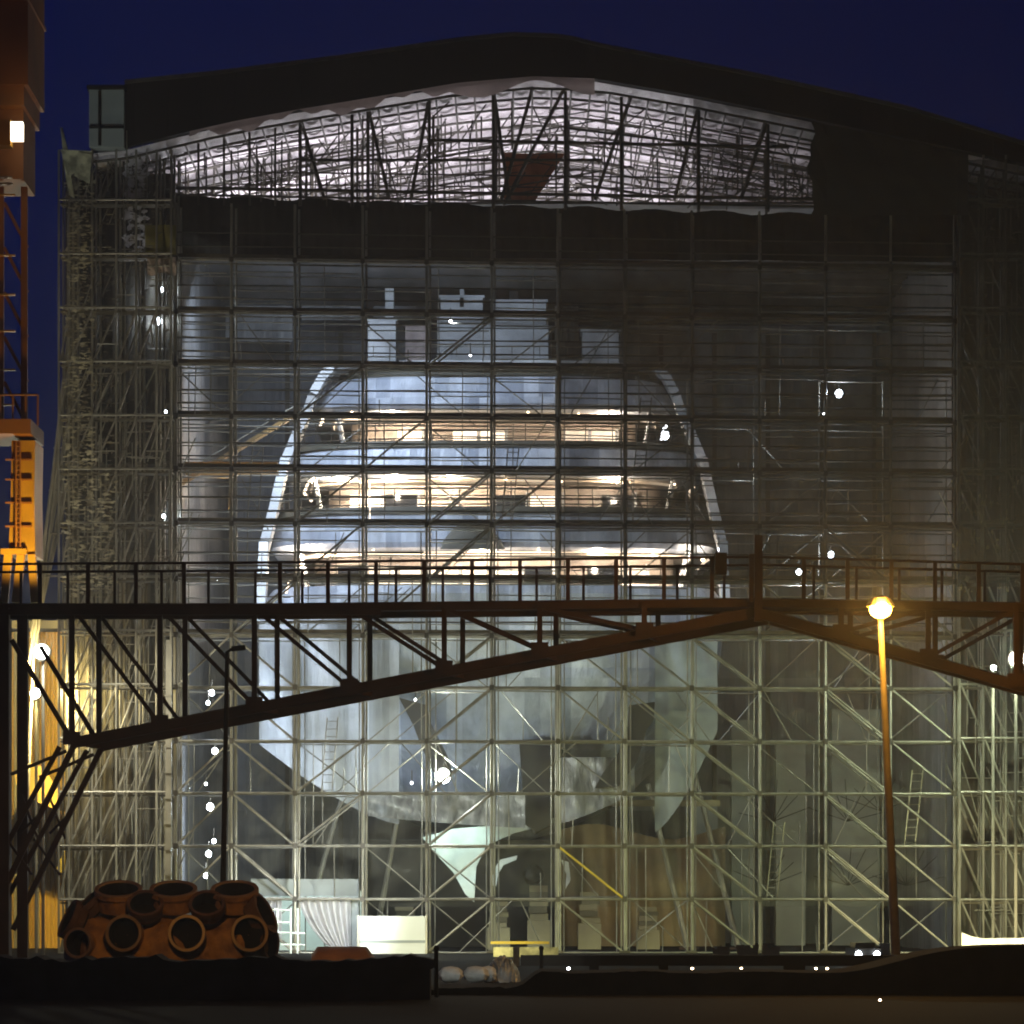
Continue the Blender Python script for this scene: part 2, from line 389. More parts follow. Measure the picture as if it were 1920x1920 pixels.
# slanted lattice webs in gable
for i, (px, dx) in enumerate(((1060,-110),(1185,-70),(1310,-45),(1440,-50),(690,40),(805,-35),(925,30),(563,45),(1000,-60))):
    D = DF + 1.4
    a = P(px, roofline(px)+14, D); b = P(px+dx, 372, D)
    mm = MB(); 
    for s in (0,): mm.tube(a+Vector((s,0,0)), b+Vector((s,.3,0)), .07)
    mm.build('brace', M['galv_dark'], tent)
for i in range(70):   # light lattice rods
    px = random.uniform(560, 1500); D = DF + random.uniform(1, 6); top = roofline(px)+30
    a = P(px, random.uniform(top, 340), D); b = a + Vector((random.choice((-1,1,-1,0))*random.uniform(.3,1.6), random.uniform(0,1), -random.uniform(.6,2.4)))
    if b.z < Z(385, D): b.z = Z(385, D)
    MB().tube(a, b, .028).build('rod', M['galv_dark'], tent)
for (ya, yb, p0, p1, r) in ((352,374,330,1560,.07),(365,388,330,1560,.05),(300,300,560,1130,.06),(262,276,800,1480,.07),(240,300,1060,1560,.05),(322,336,420,1500,.035),(345,356,420,1500,.03)):
    MB().tube(P(p0,ya,DF+.9), P(p1,yb,DF+.9), r).build('chord', M['galv_dark'], tent)
fm = MB(); rr = random.Random(11)
for i in range(420):
    px = rr.uniform(250, 1560); D = DF + rr.uniform(.9, 12); top = roofline(px)+24
    if top > 355: continue
    a = P(px, rr.uniform(top, 365), D); k = rr.random()
    if k < .45: b = a + Vector((rr.uniform(1,4)*rr.choice((-1,1)), 0, 0)); b.z += (.17 if (b.x-a.x)>0 else -.17)*(1 if px<1060 else -1)*abs(b.x-a.x)
    elif k < .75: b = a + Vector((0, 0, -rr.uniform(.8,2.6)))
    else: b = a + Vector((rr.choice((-1,1))*rr.uniform(.4,1.8), rr.uniform(0,1), -rr.uniform(.6,2.2)))
    b.z = max(b.z, Z(378, D))
    fm.tube(a, b, rr.choice((.018,.024,.03)), seg=4, cap=False)
o = fm.build('lattice_rods', M['galv_dark'], tent); o['kind'] = 'stuff'
# roof box (outer cover): dark slab two metres deep
def rooftop(px):
    pts = [(165,163),(232,152),(400,135),(640,105),(860,72),(960,62),(1060,66),(1120,82),(1400,135),(1700,200),(1980,285)]
    for (a, ya), (b, yb) in zip(pts, pts[1:]):
        if px <= b: return ya + (yb-ya)*(px-a)/(b-a)
    return 285
mm = MB(); pxs = [234+ (1975-234)*i/60 for i in range(61)]
for a, b in zip(pxs, pxs[1:]):
    xa, xb = X(a,DF), X(b,DF); za0, zb0 = Z(roofline(a),DF)+.06, Z(roofline(b),DF)+.06; za1, zb1 = Z(rooftop(a),DF), Z(rooftop(b),DF)
    mm.quad((xa,DF,za0),(xb,DF,zb0),(xb,DF,zb1),(xa,DF,za1)); mm.quad((xa,DF,za1),(xb,DF,zb1),(xb,DBK+1,zb1),(xa,DBK+1,za1))
    mm.quad((xb,DF,zb0),(xa,DF,za0),(xa,DF+.4,za0),(xb,DF+.4,zb0))
    mm.quad((xb,DBK+1,zb0),(xa,DBK+1,za0),(xa,DBK+1,za1),(xb,DBK+1,zb1))
mm.build('roof_cover', M['roof_out'], tent)
for px in range(250, 1970, 62):
    MB().box(X(px,DF),X(px+3,DF),DF-.06,DF-.002,Z(roofline(px),DF)+.1,Z(rooftop(px),DF)-.02).build('cladding_seam', M['roof_out'], tent)
mm = MB()
for a, b in zip(pxs, pxs[1:]): mm.beam((X(a,DF),DF-.08,Z(rooftop(a),DF)-.05),(X(b,DF),DF-.08,Z(rooftop(b),DF)-.05), .12, .14)
mm.build('gutter', M['galv_dark'], tent)
# ragged cream edge flap hanging on the left slope and at the ridge
mm = MB()
pxs = [355 + 760*i/70 for i in range(71)]
for i, (a, b) in enumerate(zip(pxs, pxs[1:])):
    def th(p): return 10 + 8*math.sin(p*.031)+5*math.sin(p*.11) if p < 850 else 16+12*math.sin((p-850)*.03)
    D = DF-.05
    mm.quad(P(a,roofline(a)+th(a),D),P(b,roofline(b)+th(b),D),P(b,roofline(b)-3,D),P(a,roofline(a)-3,D))
mm.build('edge_flap', M['flap'], tent)
# dark tarpaulin band under the gable
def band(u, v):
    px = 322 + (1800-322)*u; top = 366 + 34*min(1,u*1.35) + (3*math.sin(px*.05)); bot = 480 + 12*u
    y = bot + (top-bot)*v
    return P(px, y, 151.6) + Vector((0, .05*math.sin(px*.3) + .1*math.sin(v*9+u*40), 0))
tag(grid(band, 200, 10).build('tarpaulin_band', M['tarp_and_shade'], smooth=True), 'wide dark tarpaulin band stretched across the hall below the lit gable', 'tarpaulin')
def gable_shade(u, v):  # dark sheet added so the gable ends in shade at right
    e = (5*math.sin(v*9)+3*math.sin(v*23))*(1-u)
    px = 1520 + (1815-1520)*u + e - 60*(1-v)*(1-u)*0; y = (404) + (roofline(px)+2-404)*v
    return P(px, y, 148.85) + Vector((0, -.12*abs(math.sin(u*13+v*5)), 0))
tag(grid(gable_shade, 60, 16).build('tarpaulin', M['tarp_and_shade'], smooth=True), 'dark sheet standing for the shade at the right end of the lit gable', 'tarpaulin')
o = grid(lambda u,v: P(1300+250*u, 392+(roofline(1300+250*u)+4-392)*v, 148.8)+Vector((0,-.06*abs(math.sin(u*17+v*3)),0)),50,12).build('debris_net', M['gable_fade'], smooth=True)  # added sheet, fades the gable light towards its dark end
tag(o, 'added see-through sheet fading the right part of the lit gable towards the dark end', 'netting')
# grey box panel at the left end of the roof
t = thing('roof_end_box', 'pale grey panelled box on the left end of the roof', 'roof box', P(198,270,148.6))
MB().box(X(167,148.6), X(232,148.6), 148.6, 151, Z(275,148.6), Z(168,148.6)).build('panel', M['grey_panel'], t)
MB().box(X(163,148.5), X(236,148.5), 148.4, 151.1, Z(167,148.5), Z(160,148.5)).build('lid', M['roof_out'], t)
MB().box(X(184,148.5), X(189,148.5), 148.5, 148.59, Z(272,148.5), Z(170,148.5)).build('mullion', M['roof_out'], t)
MB().box(X(167,148.5), X(232,148.5), 148.5, 148.59, Z(240,148.5), Z(235,148.5)).build('rail', M['roof_out'], t)

# ================================================================= scaffolds
VX = [330,434,553,680,800,922,1046,1171,1297,1424,1548,1670,1790]
LV = [1787,1686,1586,1487,1389,1288,1190,1085,981,879,780,683,584,485]
def slope(px, k):     # the top levels sag slightly to the right
    return (px-330)/1460.*22*(k/13.)**2
def lev(px, k, D=150.): return Z(LV[k] + slope(px, k), 150.)
sf = thing('front_scaffold', 'tall front scaffold grid of tubes standing in front of the yacht stern', 'scaffold', (X(1046,150), 150, 0))
for pl, (dy, ktop, r) in enumerate(((0,13,.05),(1.1,13,.045),(2.6,11,.035))):
    for i, px in enumerate(VX):
        x = X(px,150); D = 150+dy
        top = lev(px, ktop) if not (pl < 2) else (lev(px,13) + 2.1)
        x += (0, .10, -.05)[pl]
        MB().tube((x,D,0),(x,D,top), r).build('standard', M['galv'], sf)
for k in range(0, 14):
    for (dy, dz, r) in ((0,0,.05),(1.1,0,.04)):
        m = MB()
        for a, b in zip(VX, VX[1:]): m.tube((X(a,150),150+dy,lev(a,k)+dz),(X(b,150),150+dy,lev(b,k)+dz), r, cap=False)
        m.build('ledger', M['galv'], sf)
    if k >= 6:
        m = MB()
        for a, b in zip(VX, VX[1:]):
            for dz in (.5, 1.0): m.tube((X(a,150),150.02,lev(a,k)+dz),(X(b,150),150.02,lev(b,k)+dz), .028, cap=False)
        m.build('guard_rail', M['galv_dark'], sf)
        m = MB()
        for i, (a, b) in enumerate(zip(VX, VX[1:])):
            if True:
                za, zb = lev(a,k), lev(b,k)
                m.quad((X(a,150)+.05,150.1,za+.08),(X(b,150)-.05,150.1,zb+.08),(X(b,150)-.05,151.0,zb+.08),(X(a,150)+.05,151.0,za+.08))
                m.quad((X(a,150)+.05,150.1,za+.08),(X(b,150)-.05,150.1,zb+.08),(X(b,150)-.05,150.1,zb+.22),(X(a,150)+.05,150.1,za+.22))
        m.build('plank_deck', M['plank'], sf)
BR = {}
for k in range(0, 6):
    BR[(8,k)] = '\\'; BR[(10,k)] = '\\'; BR[(11,k)] = '\\'
    BR[(4,k)] = '/'; BR[(1,k)] = '\\'; BR[(0,k)] = '/'
for k in (0,1,4,5): BR[(6,k)] = '\\'
for k in (2,3): BR[(2,k)] = '/'
for (i,k) in ((4,8),(4,7),(3,6),(2,7),(2,8),(3,9),(4,11),(2,10),(5,8),(10,7),(11,6),(9,6),(1,6),(7,5),(7,4)): BR[(i,k)] = '/' if i < 6 else '\\'
for (i,k), s in BR.items():
    a, b = VX[i], VX[i+1]
    if s == '/': p, q = (a, k), (b, k+1)
    else: p, q = (a, k+1), (b, k)
    for dy in ((0,1.1) if (i in (8,10,4,1)) else (0,)):
        m = MB().tube((X(p[0],150),150-.06+dy,lev(*p)),(X(q[0],150),150-.06+dy,lev(*q)), .042); bo = m.build('brace', M['yellow'] if (i,k) == (6,1) else M['galv'], sf)
        if (i,k) == (6,1): bo['label'] = 'bright yellow brace'
rr = random.Random(21); fm = MB()
for k in range(0, 13):
    for (dy, rad) in ((-.02,.022),(1.15,.024),(2.6,.03)):
        for i, (a, b) in enumerate(zip(VX, VX[1:])):
            for dz in ((0,) if dy > 2 else (.5,1.0,1.5)):
                if dy <= 2 and (k < 6 or rr.random() < .35): continue
                if dy > 2 and k < 1: continue
                j = rr.uniform(-.05,.05)
                fm.tube((X(a,150),150+dy,lev(a,k)+dz+j),(X(b,150)+rr.uniform(-.2,.2),150+dy,lev(b,k)+dz+j+rr.uniform(-.05,.05)), rad, seg=4, cap=False)
for i in range(170):     # loose intermediate uprights, droppers and leaning tubes
    px = rr.uniform(335, 1785); k = rr.randrange(0, 12); dy = rr.choice((-.03,1.2,2.6,1.9)); x = X(px,150); z = lev(px,k)
    if rr.random() < .6: fm.tube((x,150+dy,z),(x+rr.uniform(-.05,.05),150+dy,z+rr.choice((1,2,2,4))), .02, seg=4, cap=False)
    else: fm.tube((x,150+dy,z),(x+rr.choice((-1,1))*rr.uniform(.8,2.4),150+dy+.1,z+2), .022, seg=4, cap=False)
for px in VX:
    for dx in (-.22,.26):
        if rr.random() < .75: fm.tube((X(px,150)+dx,152.6,0),(X(px,150)+dx+rr.uniform(-.06,.06),152.6,lev(px,rr.choice((6,8,11)))), .024, seg=4, cap=False)
fm.build('thin_tubes', M['galv'], sf)['kind'] = 'stuff'
BR2 = MB(); nb = 0
for i in range(12):
    for k in range(12):
        if rr.random() < .28:
            a, b = VX[i], VX[i+1]; p, q = ((a,k),(b,k+1)) if rr.random() < .5 else ((b,k),(a,k+1))
            m = MB().tube((X(p[0],150),152.55,lev(*p)),(X(q[0],150),152.55,lev(*q)), .03, seg=5); m.build('rear_brace', M['galv'], sf)
# ladders and hoses
for (px, k) in ((700,6),(940,8),(1190,9),(1440,1),(600,3),(1700,2),(460,8)):
    m = MB(); x = X(px,150); z0, z1 = lev(px,k), lev(px,k+1)+.9
    for dx in (0,.4): m.tube((x+dx,150.9,z0),(x+dx+.25,150.4,z1), .025, seg=5)
    for r_ in range(10):
        f_ = (r_+.5)/10; m.tube((x+.25*f_,150.9-.5*f_,z0+(z1-z0)*f_),(x+.4+.25*f_,150.9-.5*f_,z0+(z1-z0)*f_), .015, seg=4)
    m.build('ladder', M['galv'], sf)
# couplers at the nodes
m = MB()
for k in range(0, 14):
    for px in VX: m.box(X(px,150)-.08,X(px,150)+.08,149.9,150.1,lev(px,k)-.1,lev(px,k)+.1)
m.build('couplers', M['galv_dark'], sf)['kind'] = 'stuff'
m = MB()
for px in VX: m.box(X(px,150)-.2,X(px,150)+.2,149.85,151.3,.0,.08)
m.build('base_plates', M['plank'], sf)

def tower(xs, ys, name, label, cat, slopes, seedv, topy):
    rnd = random.Random(seedv)
    t = thing(name, label, cat, (X(sum(xs)/len(xs),150), 150, 0))
    for px in xs:
        for dy in (-1.0, .05, 1.3):
            MB().tube((X(px,150)+dy*.04,150+dy,0),(X(px,150)+dy*.04,150+dy,Z(topy,150)), .045).build('standard', M['galv'], t)
    fm = MB()
    for i in range(260):
        px = rnd.uniform(xs[0], xs[-1]); dy = rnd.choice((-1.02,-.5,.3,1.35)); x = X(px,150); z = rnd.uniform(0, Z(topy+40,150)); L = rnd.choice((1,2,2,3)); q = rnd.random()
        if q < .4: fm.tube((x,150+dy,z),(x+rnd.uniform(-.03,.03),150+dy,z+L), .022, seg=4, cap=False)
        elif q < .72: fm.tube((x,150+dy,z),(min(X(xs[-1],150),x+rnd.uniform(.5,1.4)),150+dy,z+rnd.uniform(-.03,.03)), .022, seg=4, cap=False)
        else: fm.tube((x,150+dy,z),(x+(1 if slopes=='/' else -1)*rnd.uniform(.5,1.0),150+dy,z+2), .022, seg=4, cap=False)
    fm.build('thin_tubes', M['galv'], t)['kind'] = 'stuff'
    nlev = 16
    for k in range(nlev):
        z = Z(1787-100.3*k, 150)
        if 1787-100.3*k < topy: break
        MB().tube((X(xs[0],150),149.0,z),(X(xs[-1],150),149.0,z), .05).build('ledger', M['galv'], t)
        m = MB(); m.box(X(xs[0],150),X(xs[-1],150),149.1,149.9,z-.16,z-.1); m.build('plank_deck', M['plank'], t)
        nb = 0
        for i in range(len(xs)-1):
            if rnd.random() < .85:
                a, b = (xs[i], xs[i+1])
                z1 = Z(1787-100.3*(k+1), 150)
                p, q = ((a,z),(b,z1)) if slopes == '/' else ((a,z1),(b,z))
                for dy in (-.95,) if rnd.random() < .5 else (-.95,1.2):
                    if nb < 6 and k < 12:
                        MB().tube((X(p[0],150),150+dy,p[1]),(X(q[0],150),150+dy,q[1]), .04).build('brace', M['galv'], t); nb += 1
    return t
tower([118,137,180,225,262,300,327], None, 'stair_tower', 'narrow scaffold tower with steep braces at the left edge of the hall', 'scaffold', '/', 3, 290)
tower([1796,1840,1882,1925,1975,2020], None, 'stair_tower', 'narrow scaffold tower with steep braces at the right edge of the hall', 'scaffold', '\\', 4, 300)
# bright thick downpipe like column in the left bay
t = thing('hoist_mast', 'straight pale hoist mast rising beside the left scaffold tower behind the rusty casting', 'mast', (X(315,148.6),148.6,0))
MB().beam((X(315,148.6),148.6,0),(X(317,148.6),148.6,Z(1200,148.6)), .22, .22).build('mast_tube', M['galv'], t)
for k in range(12): MB().box(X(309,148.6),X(322,148.6),148.4,148.47,1+k*.95,1.06+k*.95).build('bracket', M['galv'], t)

# raking shores outside on the left
t = thing('raking_shores', 'fan of grey raking tubes leaning against the outside left of the hall', 'shoring', (X(90,151),151,0))
for i in range(9):
    a = P(124+random.uniform(-3,3), 640+i*38, 150.5+.2*i); b = P(66 - i*1.5 + random.uniform(-4,10), 1160+12*i, 152)
    b = a + (b-a)*((a.z)/(a.z-b.z)) if False else b
    MB().tube(a, b, .05).build('shore', M['galv'], t)
for i in range(5): MB().tube(P(118,760+i*80,151), P(118-8-i*9,760+i*80,152), .035).build('tie', M['galv'], t)
MB().tube(P(40,1787,152), P(66,1160,152), .06).build('shore', M['galv'], t)

# ragged sheets on the towers
def ragged(label, px0, px1, py0, py1, mt, D=148.9, seed=1, amp=.03):
    r = random.Random(seed); ph = [r.uniform(0,6) for _ in range(4)]; nu = max(6,int((px1-px0)/4)); nv = max(8,int((py1-py0)/5))
    def f(u, v):
        e = 5*math.sin(v*31+ph[0])+4*math.sin(v*77+ph[1])
        px = px0 + (px1-px0)*u + e*(2*u-1)
        return P(px, py1+(py0-py1)*v, D) + Vector((0, -amp*abs(math.sin(u*7+v*21+ph[2]))-amp*.6*math.sin(u*13-v*47+ph[3]), 0))
    return tag(grid(f,nu,nv).build('sheeting', mt, smooth=True), label, 'sheeting')
for (a_, b_, lab) in ((122,328,'dark brown cladding sheets behind the left edge tower'),(1796,2060,'dark brown cladding sheets behind the right edge tower')):
    o = grid(lambda u,v,a_=a_,b_=b_: P(a_+(b_-a_)*u, 1787, 151.9)+Vector((0,.06*math.sin(u*40),(29.6 if a_ < 200 else 28.6)*v)),60,12).build('cladding', M['tower_clad'])
    tag(o, lab, 'cladding')
ragged('column of torn cream plastic sheeting on the upper left edge tower',124,176,296,880,M['torn_cream'],seed=2)
ragged('narrow strip of small white film scraps hanging below the left gable corner',236,274,285,490,M['torn_white'],D=149.6,seed=3)
ragged('dim brownish torn netting on the middle of the left tower',182,322,310,1120,M['torn_brown'],D=149.0,seed=5)
ragged('pale film scraps caught low on the left tower beside the amber crane column',122,215,885,1120,M['torn_cream'],seed=6)
ragged('speckled torn film on the right tower beside the lit street lamp',1790,1935,900,1110,M['torn_speck'],seed=7)
ragged('faint torn film high on the right tower under the roof corner',1810,1935,320,860,M['torn_brown'],seed=8)
# flared cream corner sheet at the left eave
m = MB(); m.quad(P(113,240,148.7),P(117,238,148.9),P(128,282,148.9),P(118,285,148.7)); m.quad(P(113,280,148.7),P(172,283,148.8),P(170,312,148.8),P(128,330,148.6)); m.quad(P(118,300,148.6),P(130,310,148.7),P(140,372,148.8),P(130,366,148.8)); m.quad(P(148,285,148.7),P(172,290,148.7),P(168,345,148.7),P(140,330,148.65))
tag(m.build('corner_sheet', M['cream']), 'crumpled cream sheet flaring out at the left eave corner', 'sheeting')
tag(grid(lambda u,v: P(272+58*u,478-56*v,149.3)+Vector((0,.06*math.sin(9*u+5*v),0)),12,8).build('tarpaulin', M['olive'], smooth=True), 'small olive green tarpaulin on the left tower beside the dark band', 'tarpaulin')
tag(grid(lambda u,v: P(276+54*u,514-34*v+3*math.sin(u*9),149.3)+Vector((0,.08*math.sin(14*u+5*v),0)),16,8).build('sheet', M['pink'], smooth=True), 'small crumpled pale pink sheet directly under the olive tarpaulin', 'sheeting')
tag(grid(lambda u,v: P(945+ (55+60*(v))*u + 0,382-95*v+0*u,152.5)+Vector((0,.1*math.sin(9*u+5*v),0)),14,10).build('tarpaulin', M['redtarp'], smooth=True), 'small rust red tarpaulin hanging in the middle of the lit gable', 'tarpaulin')
# nets
def net(name, label, px0, px1, py0, py1, mt, D, seed):
    r = random.Random(seed); ph = r.uniform(0,6)
    o = grid(lambda u,v: P(px0+(px1-px0)*u, py1+(py0-py1)*v, D)+Vector((0,.08*math.sin(u*60+ph)+.06*math.sin(v*30),0)), 120, 20).build(name, mt, smooth=True)
    return tag(o, label, 'netting')
net('debris_net', 'big dark see-through debris net over the upper right half of the yacht front', 1048, 1792, 490, 1095, M['net'], 149.4, 1)
net('debris_net', 'thin see-through debris net over the upper left half of the yacht front', 330, 1046, 486, 690, M['net_light'], 151.35, 2)
net('debris_net', 'thin gauze net over the left middle of the yacht front down to the bridge deck', 330, 1046, 690, 1100, M['net_low'], 151.38, 5)
net('debris_net', 'thin gauze net hanging behind the lower scaffold bays below the bridge', 330, 1790, 1100, 1700, M['net_low'], 151.42, 6)
net('debris_net', 'dark see-through debris net wrapped round the upper part of the right edge tower', 1796, 2040, 300, 1100, M['net'], 148.6, 3)
net('debris_net', 'dark see-through debris net behind the upper part of the left edge tower', 150, 326, 300, 870, M['net'], 151.4, 4)

# ================================================================= yacht
YX = X(925,160)
yt = thing('yacht', 'white multi-deck superyacht seen from the stern, propped up inside the tent hall', 'yacht', (YX, 158, Z(1560,160)))
def outline(hw, aft, c=5., n_=3.2, N=40, fwd=183.):
    pts = [(YX-hw, fwd)]
    for i in range(N+1):
        t = -1 + 2*i/N; t = math.sin(t*math.pi/2)
        pts.append((YX + hw*t, aft + c*(1-(max(0,1-abs(t)**n_))**(1/n_))))
    pts.append((YX+hw, fwd)); return pts
def loft(levels):     # levels: (z, outline)
    m = MB(); n = len(levels[0][1])
    for z, o in levels:
        for (x, y) in o: m.v.append((x, y, z if not callable(z) else z(x,y)))
    for i in range(len(levels)-1):
        for k in range(n-1):
            m.f.append((i*n+k, i*n+k+1, (i+1)*n+k+1, (i+1)*n+k))
    m.f.append(tuple(range(n-1,-1,-1))); m.f.append(tuple((len(levels)-1)*n+k for k in range(n)))
    return m
tiers = [  # name, aftD, hw_bottom, hw_top, y_top, y_bot, recess bottom y
    ('top', 167., 7.9, 7.3, 703, 766, 850),
    ('second', 164., 8.75, 8.45, 836, 888, 965),
    ('third', 161., 9.2, 8.95, 960, 1026, 1098)]
for ti, (nm, D, hb, ht, yt_, yb_, yr) in enumerate(tiers):
    zt, zb, zr = Z(yt_,D), Z(yb_,D), Z(yr,D)
    lv = [(zb, outline(hb-.5, D+.9)), (zb+.02, outline(hb-.15, D+.2)), (zb+.22, outline(hb, D)), (zt-.1, outline(ht, D+.25)), (zt, outline(ht-.12, D+.35))]
    if ti == 0:
        loft([(zt-.02, outline(ht-.5, D+.8)), (zt+.5, outline(ht-.6, D+.9))]).build('roof_recess', M['cap'], yt)
        loft([(zt+.5, outline(ht-.25, D+.2)), (zt+.66, outline(ht-.4, D+.3)), (zt+.85, outline(ht-1.6, D+2))]).build('sun_roof', M['white'], yt)
    fa = loft(lv).build('deck_overhang', M['white_hull'] if ti else M['white_hull'], yt, False)
    # ceiling liner
    m = loft([(zb-.05, outline(hb-.9, D+1.4)), (zb-.01, outline(hb-.8, D+1.3))]); m.build('ceiling', M['ceiling'], fa)
    # strip light round the ceiling edge
    o = outline(hb-.95, D+1.5, N=60); m = MB()
    for (a, b) in zip(o[1:-1], o[2:-1]):
        m.quad((a[0],a[1],zb-.06),(b[0],b[1],zb-.06),(b[0],b[1]+.02,zb-.17),(a[0],a[1]+.02,zb-.17))
    m.build('strip_light', M['strip_dim'] if ti == 1 else M['strip_warm'], fa)
    # deck house wall
    hwr = hb-1.7; Dr = D+4.2
    wl = loft([(zr-.6, outline(hwr, Dr, 2.5, 4)), (zb+.1, outline(hwr, Dr, 2.5, 4))]).build('deck_house', M['wood'], yt)
    nW = (9, 8, 10)[ti]
    zw0, zw1 = zr+.15, zb-.45
    for k in range(nW):
        xa = YX - hwr*.86 + k*hwr*1.72/nW; xb = xa + hwr*1.72/nW*.86
        if ti == 1 and k % 3 == 1: mt = M['glass_dark']
        elif random.Random(ti*31+k).random() < .5: mt = M['win_warm']
        else: mt = M['glass_dark'] if random.Random(ti*37+k+5).random()<.25 else M['wood']
        if mt is M['wood']: continue
        wn = MB().box(xa, xb, Dr-.06, Dr+.35, zw0, zw1); wn = wn.build('window', mt, wl)
        MB().box(xb+.02, xb+.14, Dr-.12, Dr+.3, zw0-.1, zw1+.1).build('mullion', M['white'], wn)
    cap = loft([(zt+.004, outline(ht+.05, D+.2)), (zt+(.26 if ti else .3), outline(ht-.05, D+.3))]) if ti else loft([(zt+.86, outline(ht-2.0, D+3.6)), (zt+1.0, outline(ht-2.3, D+4))])
    cap.build('cap_band', M['cap'], yt)
    # rail with posts on the tier's own bulwark
    if ti:
        o = outline(ht-.15, D+.35); m = MB()
        for dz in (.35,.7,1.0):
            for a, b in zip(o[1:-1], o[2:-1]): m.tube((a[0],a[1],zt+dz),(b[0],b[1],zt+dz), .025, seg=4, cap=False)
        for a in o[1:-1:2]: m.tube((a[0],a[1],zt),(a[0],a[1],zt+1.0), .022, seg=4, cap=False)
        m.build('railing', M['galv_dark'], yt)
    for sx in (-1, 1):   # pillars and curved corner light
        m = MB().tube((YX+sx*(hb-1.6),D+3,zr),(YX+sx*(hb-1.3),D+1.7,zb), .12, seg=8); m.build('pillar', M['white'], yt)
# side wings: curved white buttresses linking the tiers
for sx in (-1, 1):
    prof = [(9.3,158.5,Z(1150,158)),(9.3,160.5,Z(1030,161)),(9.05,162.5,Z(960,162)),(8.75,165,Z(870,164)),(8.4,167,Z(820,166)),(8.0,168.5,Z(770,167)),(7.7,168.2,Z(738,168)),(7.3,168.2,Z(706,168)),(6.9,168.2,Z(688,168))]
    m = MB(); 
    for (a, b) in zip(prof, prof[1:]):
        m.beam((YX+sx*(a[0]-.1),a[1],a[2]),(YX+sx*(b[0]-.1),b[1],b[2]), .9, .36)
    m.build('side_wing', M['white'], yt)
# downlights
DL = [(733,772,167),(1145,780,167),(1215,787,167),(605,790,167.5),(1085,776,167),(660,773,167),(860,770,167),(990,772,167),
      (627,897,164),(738,895,164),(843,897,164),(948,899,164),(1053,903,164),(1157,903,164),(1265,908,164),(1298,918,164),(585,905,164),
      (906,1030,161),(1120,1037,161),(1223,1040,161),(1318,1050,161),(562,1060,161),(700,1030,161),(800,1029,161),(1010,1033,161)]
for i, (px, py, D) in enumerate(DL):
    big = px in (733,1145,627,738,843,1157,906,1223,1120,562,1318)
    c = P(px, py, D+1.2); m = MB().sphere(c, .09 if big else .05, 8, 6, .8)
    m.build('downlight', M['lamp_warm'] if px > 0 else M['lamp_small'], yt)
    if big: light('POINT', 'downlight_glow', c+Vector((0,.4,-.25)), 650, WARM, .1, parent=yt)
# curved warm corner lights at the left corners of tiers and streaks
for (pts, D, mt) in (([(585,940),(570,925),(578,905),(590,895)],163,M['strip_warm']),([(600,800),(605,785),(615,775)],166.5,M['strip_warm']),
                     ([(553,1075),(560,1055),(570,1040)],160,M['strip_warm']),([(536,1112),(543,1090),(549,1078)],159,M['strip_warm']),
                     ([(1240,825),(1244,805),(1250,798)],165,M['lamp_small']),([(1300,935),(1290,925),(1302,912)],163,M['strip_warm']),([(1305,1070),(1320,1055),(1332,1047)],160,M['strip_warm']),
                     ([(693,905),(694,945),(693,980)],161,M['strip_warm'])):
    m = MB()
    for a, b in zip(pts, pts[1:]): m.tube(P(*a,D), P(*b,D), .05 if D!=161 else .025)
    m.build('corner_light', mt, yt)
# hull
def hsec(hw, aft, c, n_): return outline(hw, aft, c, n_)
D0 = 158.
hl = [(Z(1095,D0), hsec(9.0,D0+.2,5,3.2)), (Z(1112,D0), hsec(9.25,D0,5,3.2)), (Z(1170,D0), hsec(9.35,D0,5,3.)), (Z(1250,D0), hsec(9.2,D0+.3,6,2.8)), (Z(1310,D0), hsec(8.6,D0+1,7,2.6)),
      (Z(1400,D0), hsec(7.3,D0+2.2,9,2.3)), (Z(1480,D0), hsec(5.6,D0+4,11,2.1)), (Z(1535,D0), hsec(3.2,D0+7,13,2)), (Z(1562,D0), hsec(1.2,D0+10,14,2))]
hull = loft(hl[::-1]).build('hull', M['white_hull'], yt)
# solid near-black wedges, shade put into their colour, both sides of the stern bottom
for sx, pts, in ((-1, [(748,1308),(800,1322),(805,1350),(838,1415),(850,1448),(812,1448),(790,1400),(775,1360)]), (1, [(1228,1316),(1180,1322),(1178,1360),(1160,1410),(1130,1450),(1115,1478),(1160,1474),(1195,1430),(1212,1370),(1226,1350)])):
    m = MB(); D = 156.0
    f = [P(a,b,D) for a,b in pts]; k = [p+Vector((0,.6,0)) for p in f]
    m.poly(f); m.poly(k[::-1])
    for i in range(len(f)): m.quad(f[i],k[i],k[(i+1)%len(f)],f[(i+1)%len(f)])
    m.build('stern_shade', M['antifoul_and_shade'], yt)
m = MB(); D = 158.4
f = [P(a,b,D) for a,b in ((974,1395),(1036,1398),(1034,1545),(1005,1560),(985,1545))]; k = [p+Vector((0,6,0)) for p in f]
m.poly(f); m.poly(k[::-1])
for i in range(len(f)): m.quad(f[i],k[i],k[(i+1)%len(f)],f[(i+1)%len(f)])
m.build('skeg', M['antifoul_and_shade'], yt)
# dark blue skirt below the hull
m = MB(); 
# rudder
f = [P(a,b,160) for a,b in ((792,1570),(850,1554),(960,1545),(1050,1532),(1052,1540),(965,1562),(912,1585),(893,1625),(889,1692),(872,1676),(850,1636),(820,1604))]; k = [p+Vector((0,.6,0)) for p in f]
m.poly(f); m.poly(k[::-1])
for i in range(len(f)): m.quad(f[i],k[i],k[(i+1)%len(f)],f[(i+1)%len(f)])
m.build('rudder', M['cyan_cloth'], yt)
